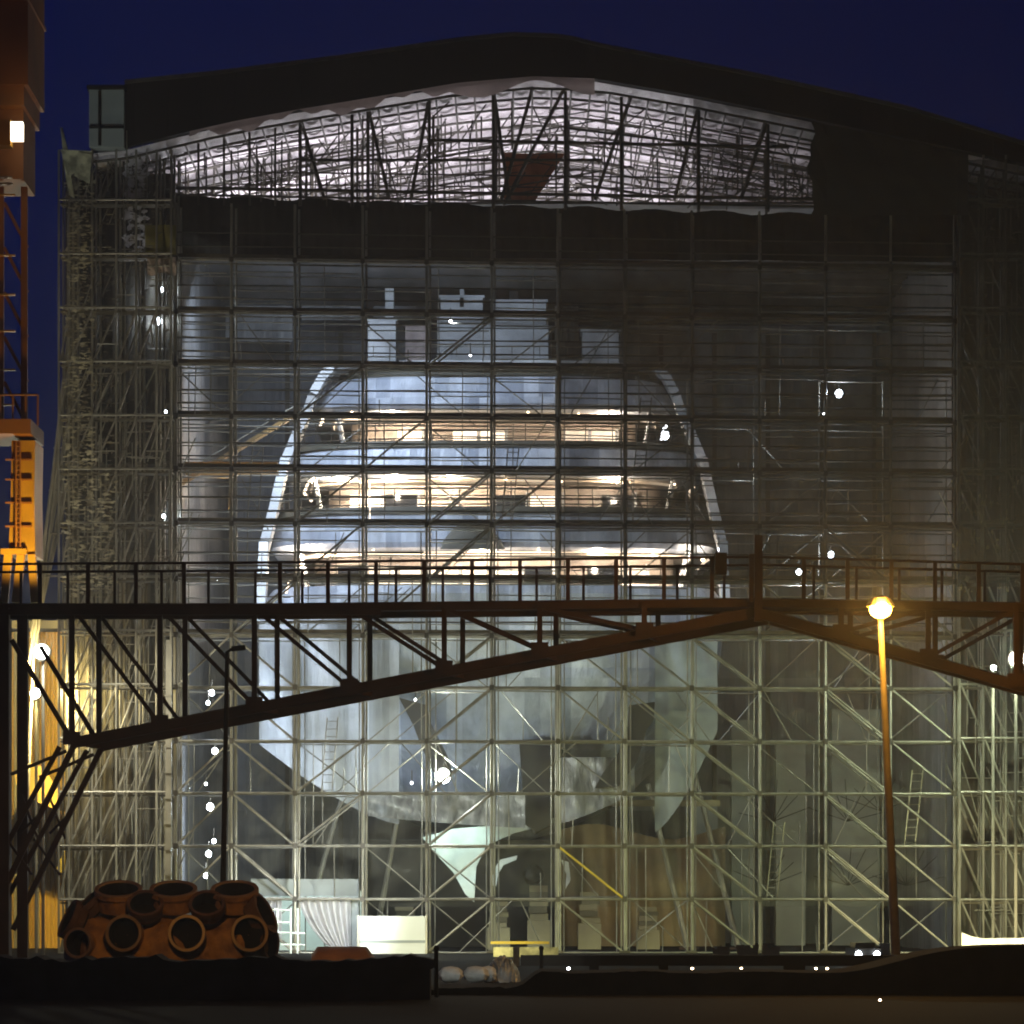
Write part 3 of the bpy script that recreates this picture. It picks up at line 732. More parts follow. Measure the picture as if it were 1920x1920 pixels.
# propeller blades
pr = MB().lathe(P(1000,1640,161), (0,1,0), [(.05,-.6),(.3,-.45),(.42,0),(.42,1.5)], 16).build('propeller_hub', M['antifoul_and_shade'], yt)
for pts in ([(922,1660),(926,1630),(938,1612),(970,1604),(968,1612),(944,1622),(934,1640),(930,1662)], [(1052,1612),(1066,1616),(1070,1650),(1060,1668),(1062,1640)]):
    m = MB(); f = [P(a,b,160.6) for a,b in pts]; k = [p+Vector((0,.12,0)) for p in f]; m.poly(f); m.poly(k[::-1])
    for i in range(len(f)): m.quad(f[i],k[i],k[(i+1)%len(f)],f[(i+1)%len(f)])
    m.build('blade', M['white'], pr)
# mast group on the roof
for (a,b,c,d,D,mt,nm) in ((690,742,602,662,172,'white','radar_housing'),(760,800,612,662,173,'pink','locker'),(820,1028,590,668,174,'white','mast_base'),(826,905,558,584,173,'white','radar_arm'),(922,1024,566,586,173,'white','radar_arm'),(1092,1160,622,666,171,'white','exhaust_housing'),(722,738,530,602,172.5,'white','antenna_post'),(955,972,500,560,173.5,'galv_dark','antenna_post'),(862,870,508,558,173,'white','antenna_post')):
    m = MB(); x_0,x_1 = X(a,D),X(b,D); m.box(x_0,x_1,D,D+1.6,Z(d,D)-.4,Z(c,D)); m.box(x_0-.08,x_1+.08,D-.06,D+1.66,Z(c,D)+.002,Z(c,D)+.1); m.build(nm, M[mt], yt)
m = MB()
for i in range(9): m.tube(P(700+i*52,668,170),P(700+i*52,648,170),.02)
m.tube(P(690,650,170),P(1160,650,170),.02); m.build('sundeck_railing', M['galv'], yt)
for i,(a,b,c,d) in enumerate(((338,430,556,634),(440,548,566,640),(566,676,552,600),(700,806,520,600),(1040,1085,560,640))):
    o = grid(lambda u,v: P(a+(b-a)*u, d+(c-d)*v, 178)+Vector((0,.06*math.sin(u*20+i),0)),20,6).build('pale_sheet', M['sheet'])
    tag(o, 'dim pale sheet hung high behind the yacht, number %s of five from the left' % ('one','two','three','four','five')[i], 'sheeting', 'pale sheets hung high behind the yacht')
# covered tender shape / crane on the aft deck of the third tier
m = grid(lambda u,v: P(825+140*u, 1030-(55*math.sin(math.pi*min(1,u*1.15))**.7*(1 if u<.87 else .4))*math.sin(math.pi*v*.5+.001)-0, 159.6+1.5*v), 24, 8)
tag(m.build('covered_tender', M['cap'], smooth=True), 'dark covered tender boat stowed on the aft deck behind the scaffold', 'boat')

# hanging wraps either side of the hull below
def wrap(px0, px1, py0, py1, D, mt, name, label, amp=.05, fr=4, sl=0, sl_l=True):
    o = grid(lambda u,v: P(px0+(px1-px0)*u, (py1+sl*((1-u) if sl_l else u)**1.4)*(1-v)+py0*v, D)+Vector((0,amp*math.sin(u*(px1-px0)/50.*fr)+.1*math.sin(v*7+u*9),0)), 90, 10).build(name, mt, smooth=True)
    return tag(o, label, 'sheeting')
wrap(486,748,1150,1545,156.6,M['sheet'],'hull_wrap','long white plastic sheets hanging down left of the dark stern wedges', sl=-150)
wrap(1228,1345,1200,1560,156.6,M['grey_panel'],'hull_wrap','dim grey plastic sheets hanging down right of the dark stern wedges', sl=-190, sl_l=False)
wrap(690,985,1486,1552,156.2,M['skirt'],'crinkled_skirt','crinkled shiny film skirt below the stern next to the brightest floodlight',.05,6,sl=-22)
wrap(1040,1190,1420,1545,156.4,M['skirt'],'crinkled_skirt','short crinkled film skirt right of the dark skeg',.05,6,sl=-60,sl_l=False)
# yellowish lit dock structures right below hull
o = grid(lambda u,v: P(1040+320*u, 1787-(228+14*math.sin(u*7))*v, 172)+Vector((0,.25*math.sin(u*19)+.1*math.sin(u*51+v*3),0)),80,10)
tag(o.build('stained_curtain', M['gate'], smooth=True), 'stained olive brown curtain closing the dock behind the right half of the stern', 'curtain')
rr = random.Random(31)
KB = ['first keel block from the left, below the gap beside the rudder','second keel block from the left, below the propellers','third keel block from the left, under the dark skeg','fourth keel block from the left, right of the skeg','rightmost keel block below the stern']
for i, (px, py) in enumerate(((760,1700),(935,1690),(1010,1660),(1105,1672),(1215,1700))):
    t = thing('keel_block', 'timber and concrete '+KB[i], 'keel block', (X(px,162),162,0), 'keel blocks under the stern')
    zt = Z(py,162); W = 17*162/F
    MB().box(X(px,162)-W*1.25,X(px,162)+W*1.25,161.4,163,0,zt*.45).build('concrete_base', M['gate'], t)
    n_ = 5
    for q in range(n_):
        z0 = zt*.45+.01 + (zt*.55)*q/n_; j = rr.uniform(-.05,.05)
        MB().box(X(px,162)-W+j,X(px,162)+W+j,161.6+j,162.8+j,z0,z0+zt*.55/n_-.02).build('timber', M['plank'] if q%2 else M['gate'], t)
for i, (p0, y0, p1, y1, lab) in enumerate(((560,1787,640,1500,'leftmost leaning steel prop under the hull'),(700,1787,745,1540,'second leaning steel prop from the left under the hull'),(1290,1787,1215,1470,'leaning steel prop right of the dark curved wedge'),(1385,1787,1290,1400,'rightmost leaning steel prop under the hull flank'))):
    t = thing('hull_prop', lab, 'prop', (X(p0,161),161,0), 'leaning props under the hull')
    MB().tube((X(p0,161),161,0),P(p1,y1,160.5),.13,.09).build('tube', M['galv'], t)
    MB().box(X(p0,161)-.35,X(p0,161)+.35,160.6,161.4,0,.1).build('foot_plate', M['rust'], t)
tag(MB().box(X(1050,158),X(1350,158),158,158.25,Z(1512,158),Z(1500,158)).build('dock_beam', M['gate']), 'slim olive horizontal dock beam under the right half of the stern', 'beam')
for i, (a,b,top) in enumerate(((1300,1345,1500),(1372,1412,1350),(1455,1510,1390),(1560,1650,1330),(1700,1745,1300))):
    o = MB().box(X(a,175),X(b,175),175,176,0,Z(top,175)).build('partition_screen', M['grey_panel'])
    tag(o, 'grey upright panel standing inside the hall, number %s of five from the left' % ('one','two','three','four','five')[i], 'panel', 'upright panels inside the right of the hall')
# dark under-hull backdrop crates
tag(MB().box(X(680,170),X(1046,170),170,171,0,Z(1575,170)).build('dark_bulkhead', M['antifoul_and_shade']), 'dark dock bulkhead behind the rudder under the stern', 'bulkhead')
# cables and radial struts right (dark lattice)
t = thing('spoke_frames', 'dark lattice of thin crossing rods in the lower right scaffold bays', 'lattice', (X(1600,153),153,0))
for i, (cx, cyy) in enumerate(((1590,1520),(1590,1640),(1650,1500),(1700,1640),(1450,1520),(1440,1640))):
    for k in range(7):
        a = math.pi*(.1+.8*k/6) + random.uniform(-.1,.1); L = random.uniform(55,80)
        MB().tube(P(cx,cyy+20,153.2), P(cx+math.cos(a)*L, cyy+20-math.sin(a)*L,153.4), .016).build('rod', M['blackpaint'], t)

# doorway with curtains at the lower left
t = thing('doorway', 'lit doorway into the hall with a pale lintel, right of the rusty casting', 'doorway', (X(570,151),151,0))
MB().box(X(470,151.5),X(672,151.5),151.5,151.7,Z(1680,151.5),Z(1648,151.5)).build('lintel', M['grey_panel'], t)
MB().box(X(655,151.5),X(672,151.5),151.4,151.6,0,Z(1680,151.5)).build('jamb', M['grey_panel'], t)
MB().quad((X(470,158),158,0),(X(680,158),158,0),(X(680,158),158,Z(1670,158)),(X(470,158),158,Z(1670,158))).build('inner_wall', M['cyan_cloth'], t)
def curtain(pxa, pxb, pya, pyb, lean, name, label):
    def f(u, v):
        px = pxa + (pxb-pxa)*u; px2 = px + lean*(v**1.7)*(1-u)
        return P(px2, pya+(pyb-pya)*v, 151.0)+Vector((0,.16*math.sin(u*26),0))
    tag(grid(f,70,14).build(name, M['curtain'], smooth=True), label, 'curtain')
curtain(560,658,1682,1778,58,'curtain','white plastic curtain gathered to the right of the lit doorway')
curtain(472,528,1682,1765,-34,'curtain','white plastic curtain strips at the left side of the lit doorway')
t = thing('step_frame', 'pale tubular access steps standing in the lit doorway', 'steps', (X(530,149),149,0))
for y in (1705,1728,1748,1770): MB().tube(P(505,y,149),P(572 if y>1740 else 545,y+2,149),.04).build('tread_rail', M['cyan_cloth'], t)
for x in (520,545,558): MB().tube(P(x,1703,149),(X(x,149),149,0),.04).build('post', M['cyan_cloth'], t)
light('POINT','doorway_light', P(560,1690,155.5), 160, (.7,1,.95), .3, parent=None)
# white container
t = thing('container', 'clean white box container with a grey seam beside the doorway curtain', 'container', (X(735,148),148,0))
MB().box(X(674,148),X(797,148),148,150,0,Z(1718,148)).build('body', M['white_box'], t)
MB().box(X(673,148),X(797.5,148),147.97,148.0-.002,Z(1768,148),Z(1763,148)).build('seam', M['grey_panel'], t)
MB().box(X(670,148),X(674,148),147.9,148.1,0,Z(1716,148)).build('corner_post', M['galv'], t)
MB().box(X(797.6,148),X(801,148),147.9,148.1,0,Z(1716,148)).build('corner_post', M['galv'], t)
# yellow frame at foot
t = thing('yellow_barrier', 'low cream and yellow panel barrier at the scaffold foot left of centre', 'barrier', (X(1000,140),140,0))
MB().box(X(925,140),X(1047,140),140,140.2,Z(1796,140),Z(1776,140)).build('panel', M['cream'], t)
MB().box(X(962,120),X(974,120),120,120.15,0,Z(1776,120)).build('post', M['cream'], t)
MB().box(X(920,140),X(1030,140),139.95,140.1,Z(1770,140),Z(1765,140)).build('rail', M['yellow'], t)
for (px, D, y0, lab) in ((818,82,1778,'thin black post at the end of the quay wall'),(1015,90,1778,'thin black post in front of the yellow barrier')):
    MBo = MB().tube((X(px,D),D,0),P(px,y0,D),.045).sphere(P(px,y0,D),.06)
    tag(MBo.build('bollard_post', M['blackpaint']), lab, 'post')
# bags
for i, (px, w_) in enumerate(((845,44),(892,46),(915,30))):
    D = 95 + i*.4; c = P(px, 1832, D); W = w_/2*D/F
    def bag(u, v, c=c, W=W, i=i):
        a = u*2*math.pi; r = (abs(math.sin(math.pi*min(1,max(0,v))))**.35)
        k = 1+.09*math.sin(a*5+i)+.06*math.sin(v*19+a*3)
        return (c.x + W*k*r*math.copysign(abs(math.cos(a))**.6, math.cos(a)), c.y + .3*r*math.copysign(abs(math.sin(a))**.6, math.sin(a)), .02+ .40*v)
    tag(grid(bag,32,14).build('bulk_bag', M['bag'], smooth=True), ('leftmost bulging white bulk bag by the black post at the quay end','middle bulging white bulk bag in the gap of the quay wall','small white bulk bag against the crumpled foil heap')[i], 'bag', 'white bulk bags in the gap of the quay wall')
r = random.Random(5)
m = grid(lambda u,v: P(905+72*u,0,97)*Vector((1,1,0)).length*0+Vector((X(908+68*u,97),96.4+1.2*v,max(0,(.62*math.sin(math.pi*u)**.5*math.sin(math.pi*v)**.5)+r.uniform(-.05,.05)))),26,12)
tag(m.build('foil_heap', M['foil']), 'crumpled silvery foil heap beside the white bulk bags', 'foil heap')
# orange tarp mound
m = grid(lambda u,v: Vector((X(585+125*u,120),119.4+1.6*v,.02+ (Z(1776,120))*min(1,1.7*math.sin(math.pi*(u*.9+.1))**.8)*math.sin(math.pi*v)**.6)),40,12)
tag(m.build('tarped_mound', M['orange_tarp'], smooth=True), 'low orange tarpaulin covered mound in front of the white container', 'tarpaulin')
# bright white sheet at right, brightened by an added spot
m = grid(lambda u,v: P(1803+150*u, 1786-(38-26*u*(1-u)*2)*v+2*math.sin(u*9), 143)+Vector((0,.1*math.sin(u*22),0)),40,6)
tag(m.build('lit_sheet', M['white_box'], smooth=True), 'brilliantly lit white sheet behind the earth heap at the right edge', 'sheeting')
light('SPOT','sheet_fill', P(1880,1690,137.5), 5000, (1,.88,.5), .2, P(1870,1775,143), 80)
# weeds
for (pa, pb, lab) in ((1340,1365,'left tuft of brown weeds at the scaffold foot'),(1385,1420,'middle tuft of brown weeds at the scaffold foot'),(1430,1460,'right tuft of brown weeds at the scaffold foot')):
    m = MB()
    for i in range(60):
        px = random.uniform(pa,pb); h = random.uniform(.15,.55); x = X(px,130); y = 130+random.uniform(0,.6)
        m.quad((x,y,0),(x+.03,y,0),(x+.03+random.uniform(-.1,.1),y,h),(x+random.uniform(-.1,.1),y,h))
    tag(m.build('weed_tuft', M['weed']), lab, 'weeds', 'weed tufts at the scaffold foot')

# ================================================================= lamps in the hall
def work_lamp(px, py, D, r, label, power=0, mt='lamp_white', group=None, target=None, color=COOL, stem=True, angle=150):
    t = thing('work_lamp', label, 'lamp', P(px,py,D), group)
    r *= .68
    MB().sphere(P(px,py,D), r, 12, 8, 1.15).build('bulb', M[mt], t)
    if r > .07: light('POINT','lamp_halo', P(px,py,D)-Vector((0,r*1.6,0)), min(10000*r*r, 170), color, r*.6, parent=t)
    m = MB(); c = P(px,py,D)
    m.lathe(c, (0,1,0), [(r*1.15,.02),(r*1.25,r*.9),(r*.5,r*1.7)], 12); m.build('housing', M['galv_dark'], t)
    m = MB(); m.tube(c+Vector((0,r*1.4,0)), c+Vector((0,r*1.4,.5)), .025); m.build('bracket', M['galv_dark'], t)
    if power:
        if target: light('SPOT','lamp_glow', c+Vector((0,-r*1.3,0)) if target[1] < c.y else c+Vector((r*1.5*(1 if target[0]>c.x else -1),0,0)), power, color, r, target, angle, parent=t)
        else: light('POINT','lamp_glow', c+Vector((0,-r*1.6,0)), power, color, r, parent=t)
    return t
YC = Vector((YX, 166, 15))
S = [(407,1083,.13,'topmost'),(390,1148,.17,'second from top, just under the bridge deck'),(397,1299,.15,'third from the top, above the sloping chord'),(390,1318,.10,'small fourth from the top'),
     (403,1408,.16,'fifth, left of the black lamp post'),(386,1470,.07,'tiny sixth from the top'),(394,1513,.19,'largest, seventh from top'),(401,1577,.11,'small third from the bottom'),(391,1601,.16,'second from the bottom'),(386,1642,.12,'lowest, just above the rusty casting')]
for (px,py,r_,l) in S:
    work_lamp(px, py, 154.5, r_, 'white work lamp in the left string, %s' % l, 900*(r_/.17)**2, group='string of work lamps on the left', target=(YX-2, 162, 16), angle=95)
work_lamp(303,543,151.8,.13,'bluish work lamp under the pink sheet on the left tower',0)
work_lamp(298,602,151.8,.18,'brighter white work lamp, lower of the pair high on the left tower',60,target=(-3,160,20))
work_lamp(307,968,151.0,.09,'small white work lamp halfway up the left tower',60,target=(-3,165,15))
work_lamp(311,772,151.0,.06,'tiny white lamp between pair and middle lamp on the left tower')
work_lamp(1573,738,152.5,.2,'big bright work lamp high right of the yacht',200,target=(4,170,22))
work_lamp(1385,884,152.5,.13,'single white work lamp beside the right edge of the yacht',120,target=(4,170,22))
work_lamp(1558,1040,152.5,.16,'upper white work lamp of the pair right of the bridge post',200,target=(6,180,14))
work_lamp(1498,1072,152.5,.15,'lower white work lamp of the pair right of the bridge post',160,target=(6,180,14))
work_lamp(1545,775,152.5,.06,'tiny white lamp below left of the high right work lamp')
work_lamp(845,602,152.5,.08,'small white lamp in front of the yacht mast',80,'lamp_small',target=(0,172,24))
work_lamp(882,666,160,.07,'tiny lamp at the edge of the yacht sun deck',0,'lamp_small')
work_lamp(884,489,151.2,.06,'tiny lamp on the light line below the dark band',0,'lamp_small')
work_lamp(1247,816,163,.24,'cluster of bright white light at the right corner of the upper deck',60,'lamp_white',color=WARM)
work_lamp(1333,984,160,.07,'tiny bluish lamp on the right flank of the yacht',0,'lamp_small')
work_lamp(1348,1030,160,.09,'small bluish lamp above the bridge box on the right flank of the yacht',0,'lamp_small')
work_lamp(779,1312,156,.07,'tiny lamp at the top of the left dark stern wedge',0,'lamp_small')
work_lamp(772,1468,156,.07,'tiny greenish lamp left of the brightest floodlight',0,'lamp_small')
work_lamp(832,1455,152.9,.36,'brightest round white floodlight under the stern',1500,'lamp_flood',color=(.9,1,.93))
light('SPOT','fill_spot', (-36, 118, 7), 10000, (1,.86,.5), .4, (X(150,150),150,22), 17)  # added spot on the left tower sheeting; no lamp there
light('SPOT','fill_spot', (-24, 112, 3), 10000, (.85,1,.95), .4, (X(198,150),149,31.5), 7)  # added spot brightening the roof end box
t = [o for o in col.objects if o.name.startswith('work_lamp')][-1]
# added spot under the stern brightening the rudder
light('SPOT','rudder_fill', P(850,1500,157.2), 700, (.75,1,.93), .15, P(860,1620,160), 70, parent=None)

light('SPOT','fill_spot', (X(735,138), 139, 2.6), 2300, (.95,1,.88), .2, P(735,1745,148), 80)  # added spot on the container front
light('SPOT','fill_spot', (X(900,86), 87.5, 2.2), 500, (.95,1,.92), .1, P(880,1830,95), 70)  # added spot on the bulk bags
light('SPOT','fill_spot', (X(620,143), 144, 2.4), 2200, (.9,.97,1), .2, P(600,1720,151), 80)  # added spot on the doorway curtains
tag(MB().box(X(330,155),X(520,155),155,156,Z(886,155),Z(866,155)).build('work_platform', M['amber']), 'amber lit horizontal work platform left of the yacht', 'platform')
t = thing('gangway', 'thin slanting gangway climbing from the amber platform to the yacht', 'gangway', P(330,912,154.5))
MB().beam(P(330,912,154.5),P(560,774,158), .5,.14).build('walkway', M['amber'], t)
MB().tube(P(330,895,154.4),P(560,757,157.9), .03).build('handrail', M['galv'], t)
light('SPOT','lamp_glow', P(420,960,152.6), 160, (1,.6,.2), .15, P(420,870,155), 120)
light('SPOT','fill_spot', (X(640,110), 112, 2.5), 160, (1,.6,.15), .2, P(645,1790,120), 70)  # added orange spot on the tarped mound
light('SPOT','dock_fill', P(1200,1740,166), 260, (1,.62,.2), .2, P(1220,1640,172), 100)  # added warm spot on the curtain; no lamp there
light('SPOT','dock_fill', P(620,1700,160), 120, (.85,1,.6), .2, P(600,1600,166), 100)  # added greenish spot under the hull
MB().tube(P(330,482,150.9),P(1240,490,150.9), .07).build('light_rail', M['white'], tent)
# ================================================================= left: lit hall, floodlights
t = thing('yellow_building', 'tall bright yellow clad building at the left edge behind the bridge leg', 'building', (X(60,165),165,0))
m = MB(); D = 165
n_ = 60
xs = [X(-120,D) + (X(126,D)-X(-120,D))*i/n_ for i in range(n_+1)]
for i in range(n_):
    o1, o2 = (.12 if i%2 else 0), (.12 if (i+1)%2 else 0)
    m.quad((xs[i],D-o1,0),(xs[i+1],D-o2,0),(xs[i+1],D-o2,Z(1185,D)),(xs[i],D-o1,Z(1185,D)))
m.build('wall', M['hall'], t)
MB().box(X(126,D)+.01,X(134,D),D-.3,D+8,0,Z(1180,D)).build('corner_column', M['hall_trim'], t)
MB().box(X(-120,D),X(135,D),D-.5,D+8,Z(1180,D)+.01,Z(1165,D)).build('roof_edge', M['hall_trim'], t)
for a in (28,38,70): MB().box(X(a,D),X(a+5,D),D-.35,D-.15,0,Z(1185,D)).build('downpipe', M['hall_trim'], t)
m = MB(); D = 158
f = [P(a,b,D) for a,b in ((28,1450),(58,1430),(82,1440),(112,1485),(112,1520),(60,1500),(30,1470))]; k = [p+Vector((0,2,0)) for p in f]
m.poly(f); m.poly(k[::-1])
for i in range(len(f)): m.quad(f[i],k[i],k[(i+1)%len(f)],f[(i+1)%len(f)])
m.build('canopy', M['hall'], t)
m = MB(); D=152
f = [P(a,b,D) for a,b in ((105,1630),(122,1590),(135,1612),(150,1635),(138,1665),(120,1640))]; k = [p+Vector((0,.5,0)) for p in f]
m.poly(f); m.poly(k[::-1])
for i in range(len(f)): m.quad(f[i],k[i],k[(i+1)%len(f)],f[(i+1)%len(f)])
tag(m.build('yellow_sign_board', M['yellow']), 'small bright yellow diamond shaped board left above the rusty casting', 'board')
def flood(px, py, D, r, label, power, target, color, angle=120):
    t = thing('floodlight', label, 'floodlight', P(px,py,D))
    c = P(px,py,D)
    MB().sphere(c, r, 12, 8, 1).build('bulb', M['lamp_flood'], t)
    MB().lathe(c, (0,1,0), [(r*1.2,.05),(r*1.3,r),(r*.4,r*2)], 12).build('housing', M['galv_dark'], t)
    MB().tube(c+Vector((0,r*1.8,0)), (c.x,c.y+r*1.8,0), .06).build('pole', M['galv'], t)
    d = (Vector(target)-c).normalized()
    if r > .15: light('POINT','flood_halo', c-Vector((0,r*1.5,0)), 20000*r*r, color, r*.6, parent=t)
    light('SPOT','flood_glow', c+d*(r*1.5), power, color, r, target, angle, parent=t)
    return t
flood(78,1222,144,.26,'dazzling floodlight among the bridge bars at the left edge',4500,(X(560,150),151,3),(1,.95,.75),110)
flood(66,1300,150,.18,'second lower floodlight in front of the yellow building',34000,(X(50,165),165,8),(1,.78,.3),160)
flood(1908,1235,143,.28,'bright starry floodlight on the right below the bridge chord',3800,(X(1560,150),151,2.5),(.85,1,.7),110)
flood(1863,1252,146,.09,'small white floodlight left of the starry one',0.1,(X(1500,150),151,7),(.93,1,.85),140)
light('SPOT','fill_spot', (X(250,120),128,9), 700, SOD, .4, (X(60,165),165,9), 60)  # added sodium spot on the yellow building
# added spots grazing the scaffold foot from the yard; no lamps stand there
light('SPOT','fill_spot', (-3, 133, .5), 3600, (1,.93,.42), .3, (-4,150,1.6), 84)
light('SPOT','fill_spot', (10, 133, .5), 4600, (.92,1,.45), .3, (11,150,1.6), 84)

# ================================================================= crane at the left edge
D = 115.
t = thing('portal_crane', 'tall orange portal crane cut off by the left edge of the picture', 'crane', (X(25,D),D,0))
MB().box(X(-160,D),X(68,D),D-2,D+2,Z(185,D),Z(-60,D)).build('machine_house', M['crane_brown'], t)
MB().box(X(-160,D),X(71,D),D-2.1,D+2.1,Z(30,D),Z(24,D)).build('cornice', M['crane_brown'], t); MB().box(X(-160,D),X(60,D),D-1.9,D+1.9,Z(222,D),Z(185.5,D)).build('sill', M['crane_brown'], t)
MB().box(X(-60,D),X(55,D),D-1.4,D+1.4,Z(352,D),Z(222.5,D)).build('slew_ring', M['crane_brown'], t)
for y in (358,370): MB().box(X(-60,D),X(42,D),D-2.4,D-2.2,Z(y+3,D),Z(y,D)).build('gallery_rail', M['rim'], t)
for x_ in (-40,8,52): MB().beam((X(x_,D),D-.8,Z(360,D)),(X(x_,D),D-.8,Z(800,D)), .18,.18).build('tower_leg', M['crane_brown'], t)
for i, y in enumerate((375,487,560,628,700,765)): MB().box(X(-40,D),X(36,D),D-1.0,D-.85,Z(y+3,D),Z(y,D)).build('tower_rung', M['crane'], t)
for i in range(5): MB().tube(P(8,380+i*84,D-.7),P(52,464+i*84,D-.7),.05).build('tower_brace', M['crane_brown'], t)
MB().box(X(-100,D),X(70,D),D-1.6,D+1.6,Z(825,D),Z(798,D)).build('platform', M['crane_brown'], t)
m = MB()
for y in (740,): 
    m.tube(P(-60,y,D-1.5),P(71,y,D-1.5),.03); 
    for x_ in (0,24,48,71): m.tube(P(x_,y,D-1.5),P(x_,798,D-1.5),.03)
m.build('platform_railing', M['crane_brown'], t)
m = MB(); f = [P(a,b,D-1) for a,b in ((22,826),(66,826),(64,930),(66,1040),(16,1040),(20,930))]; k = [p+Vector((0,2,0)) for p in f]
m.poly(f); m.poly(k[::-1])
for i in range(len(f)): m.quad(f[i],k[i],k[(i+1)%len(f)],f[(i+1)%len(f)])
m.build('column', M['crane'], t)
for y in (868,905,948,992): MB().box(X(19,D),X(68,D),D-1.12,D-1.02,Z(y+3,D),Z(y,D)).build('stiffener', M['crane_brown'], t)
m = MB()
for x_ in (30,38): m.tube(P(x_,828,D-1.2),P(x_,1040,D-1.2),.025)
for y in range(836,1040,9): m.tube(P(30,y,D-1.2),P(38,y,D-1.2),.018,seg=4)
m.build('ladder', M['crane_brown'], t)
for (a,b) in ((16,8),(40,30),(60,66)): MB().beam(P(a,1040,D-1),P(b,1130,D-1),.3,.22).build('leg', M['crane'], t)
MB().box(X(12,D),X(60,D),D-1.3,D-1.05,Z(1046,D),Z(1036,D)).build('collar', M['crane'], t)
MB().box(X(-60,D),X(14,D),D-1,D+1,0,Z(1130,D)).build('base_tower', M['rust'], t)
tl = thing('crane_lamp', 'square white lamp hanging under the crane machine house', 'lamp', P(30,245,112))
MB().box(X(20,112),X(42,112),112,112.3,Z(262,112),Z(228,112)).build('lens', emit('crane_lamp_lens',(1,.85,.6),6), tl)
MB().box(X(-10,112),X(19.6,112),112,112.6,Z(272,112),Z(224,112)).build('housing', M['crane'], tl)
light('SPOT','crane_house_glow', P(60,420,108), 60, SOD, .2, P(20,100,114), 110, parent=t)
light('SPOT','crane_glow', P(75,1120,111.5), 1000, (1,.66,.14), .2, P(40,930,114), 75, parent=t)

# ================================================================= foreground box truss bridge
DT = 100.; OFF = Vector((.43, 2.4, 0))
br = thing('truss_bridge', 'dark rusty steel truss bridge with railings crossing the whole picture', 'bridge', (X(900,DT),DT,0))
def bot(px):
    return 1392 - (px-140)*(1392-1148)/(1420-140.) if px < 1420 else 1148 + (px-1420)*(1290-1148)/(1925-1420.)
def topc(px): return 1140 - 10*min(1,max(0,(px-500)/900.)) + (px>1420)*(px-1420)/500.*8
def rail(px): return 1058 - 14*min(1,max(0,(px-200)/1200.)) + (px>1420)*(px-1420)/500.*14
for pl in (0,1):
    o = OFF*pl
    # offset for the far plane keeps it a true 3D box, shifted along the deck
    def Q(px, py): return P(px,py,DT) + o
    for a, b in ((-60,480),(480,1420),(1420,1990)):
        MB().ibeam(Q(a,topc(a)),Q(b,topc(b)), .22, .2).build('top_chord', M['rust'], br)
    MB().ibeam(Q(140,bot(140)),Q(1418,bot(1418)), .2, .25).build('bottom_chord', M['rust'], br)
    MB().ibeam(Q(1424,bot(1424)),Q(1990,bot(1990)), .2, .25).build('bottom_chord', M['rust'], br)
    VT = [135,300,477,655,833,1012,1208]; 
    for px in VT+[1577,1740,1905]:
        MB().beam(Q(px,topc(px)),Q(px,bot(px) if px > 140 else bot(140)), .16,.13).build('vertical', M['rust'], br)
        MB().box(*(lambda c: (c.x-.22,c.x+.22,c.y-.13,c.y-.115,c.z-.05,c.z+.28))(Q(px,bot(px)))).build('gusset', M['rust'], br)
    for a, b in zip(VT, VT[1:]):
        MB().beam(Q(a+6,topc(a)+6),Q(b-4,bot(b)-8), .12,.10).build('diagonal', M['rust'], br)
    for a, b in ((1740,1577),(1905,1740)):
        MB().beam(Q(a-4,topc(a)+6),Q(b+6,bot(b)-8), .12,.10).build('diagonal', M['rust'], br)
    MB().beam(Q(22,1200),Q(130,1380), .14,.12).build('diagonal', M['rust'], br)
    MB().beam(Q(20,1452),Q(125,1408), .10,.08).build('diagonal', M['rust'], br)
    # leg
    MB().beam(Q(140,1395),Q(-30,1745), .16,.14).build('leg', M['rust'], br)
    MB().beam(Q(112,1400),Q(-50,1700), .14,.12).build('leg', M['rust'], br)
    MB().beam((X(8,DT)+o.x*.4,DT+o.y,0),(X(8,DT)+o.x*.4,DT+o.y,Z(1140,DT)), .3,.26).build('leg', M['rust'], br)
    for (a,b,c,d) in ((40,1560,75,1525),(40,1490,70,1570),(10,1570,60,1640)): MB().beam(Q(a,b),Q(c,d),.06,.06).build('lacing', M['rust'], br)
    # railing
    for a, b in ((-60,480),(480,1420),(1420,1990)):
        MB().tube(Q(a,rail(a)),Q(b,rail(b)), .035).build('handrail', M['rust'], br)
    px = -15
    while px < 1960:
        if not (1400 < px < 1440):
            w_ = .05 if pl == 0 else .035
            MB().beam(Q(px,rail(px)),Q(px,topc(px)-8), w_*2, w_*2).build('rail_post', M['rust'], br)
        px += 90 if px < 1420 else 82
# deck plate and cross beams
MB().box(X(-60,DT),X(1990,DT)+.43,DT+.15,DT+2.3,Z(1134,DT),Z(1130,DT)).build('deck_plate', M['rust'], br)
for px in [135,300,477,655,833,1012,1208,1577,1740,1905]:
    a = P(px,bot(px),DT); MB().beam(a+Vector((0,.12,0)),a+OFF-Vector((0,.12,0)), .1,.1).build('cross_beam', M['rust'], br)
for px in (0,1): pass
MB().beam(P(1421,1166,DT)-Vector((0,.2,0)),P(1421,1005,DT)-Vector((0,.2,0)), .2,.2).build('king_post', M['rust'], br)
MB().beam(P(1408,1130,DT)-Vector((0,.2,0)),P(1408,1040,DT)-Vector((0,.2,0)), .12,.12).build('king_post', M['rust'], br)
MB().box(X(-60,DT),X(715,DT),DT-.25,DT-.14,Z(1154,DT),Z(1143,DT)).build('fascia', M['rust'], br)
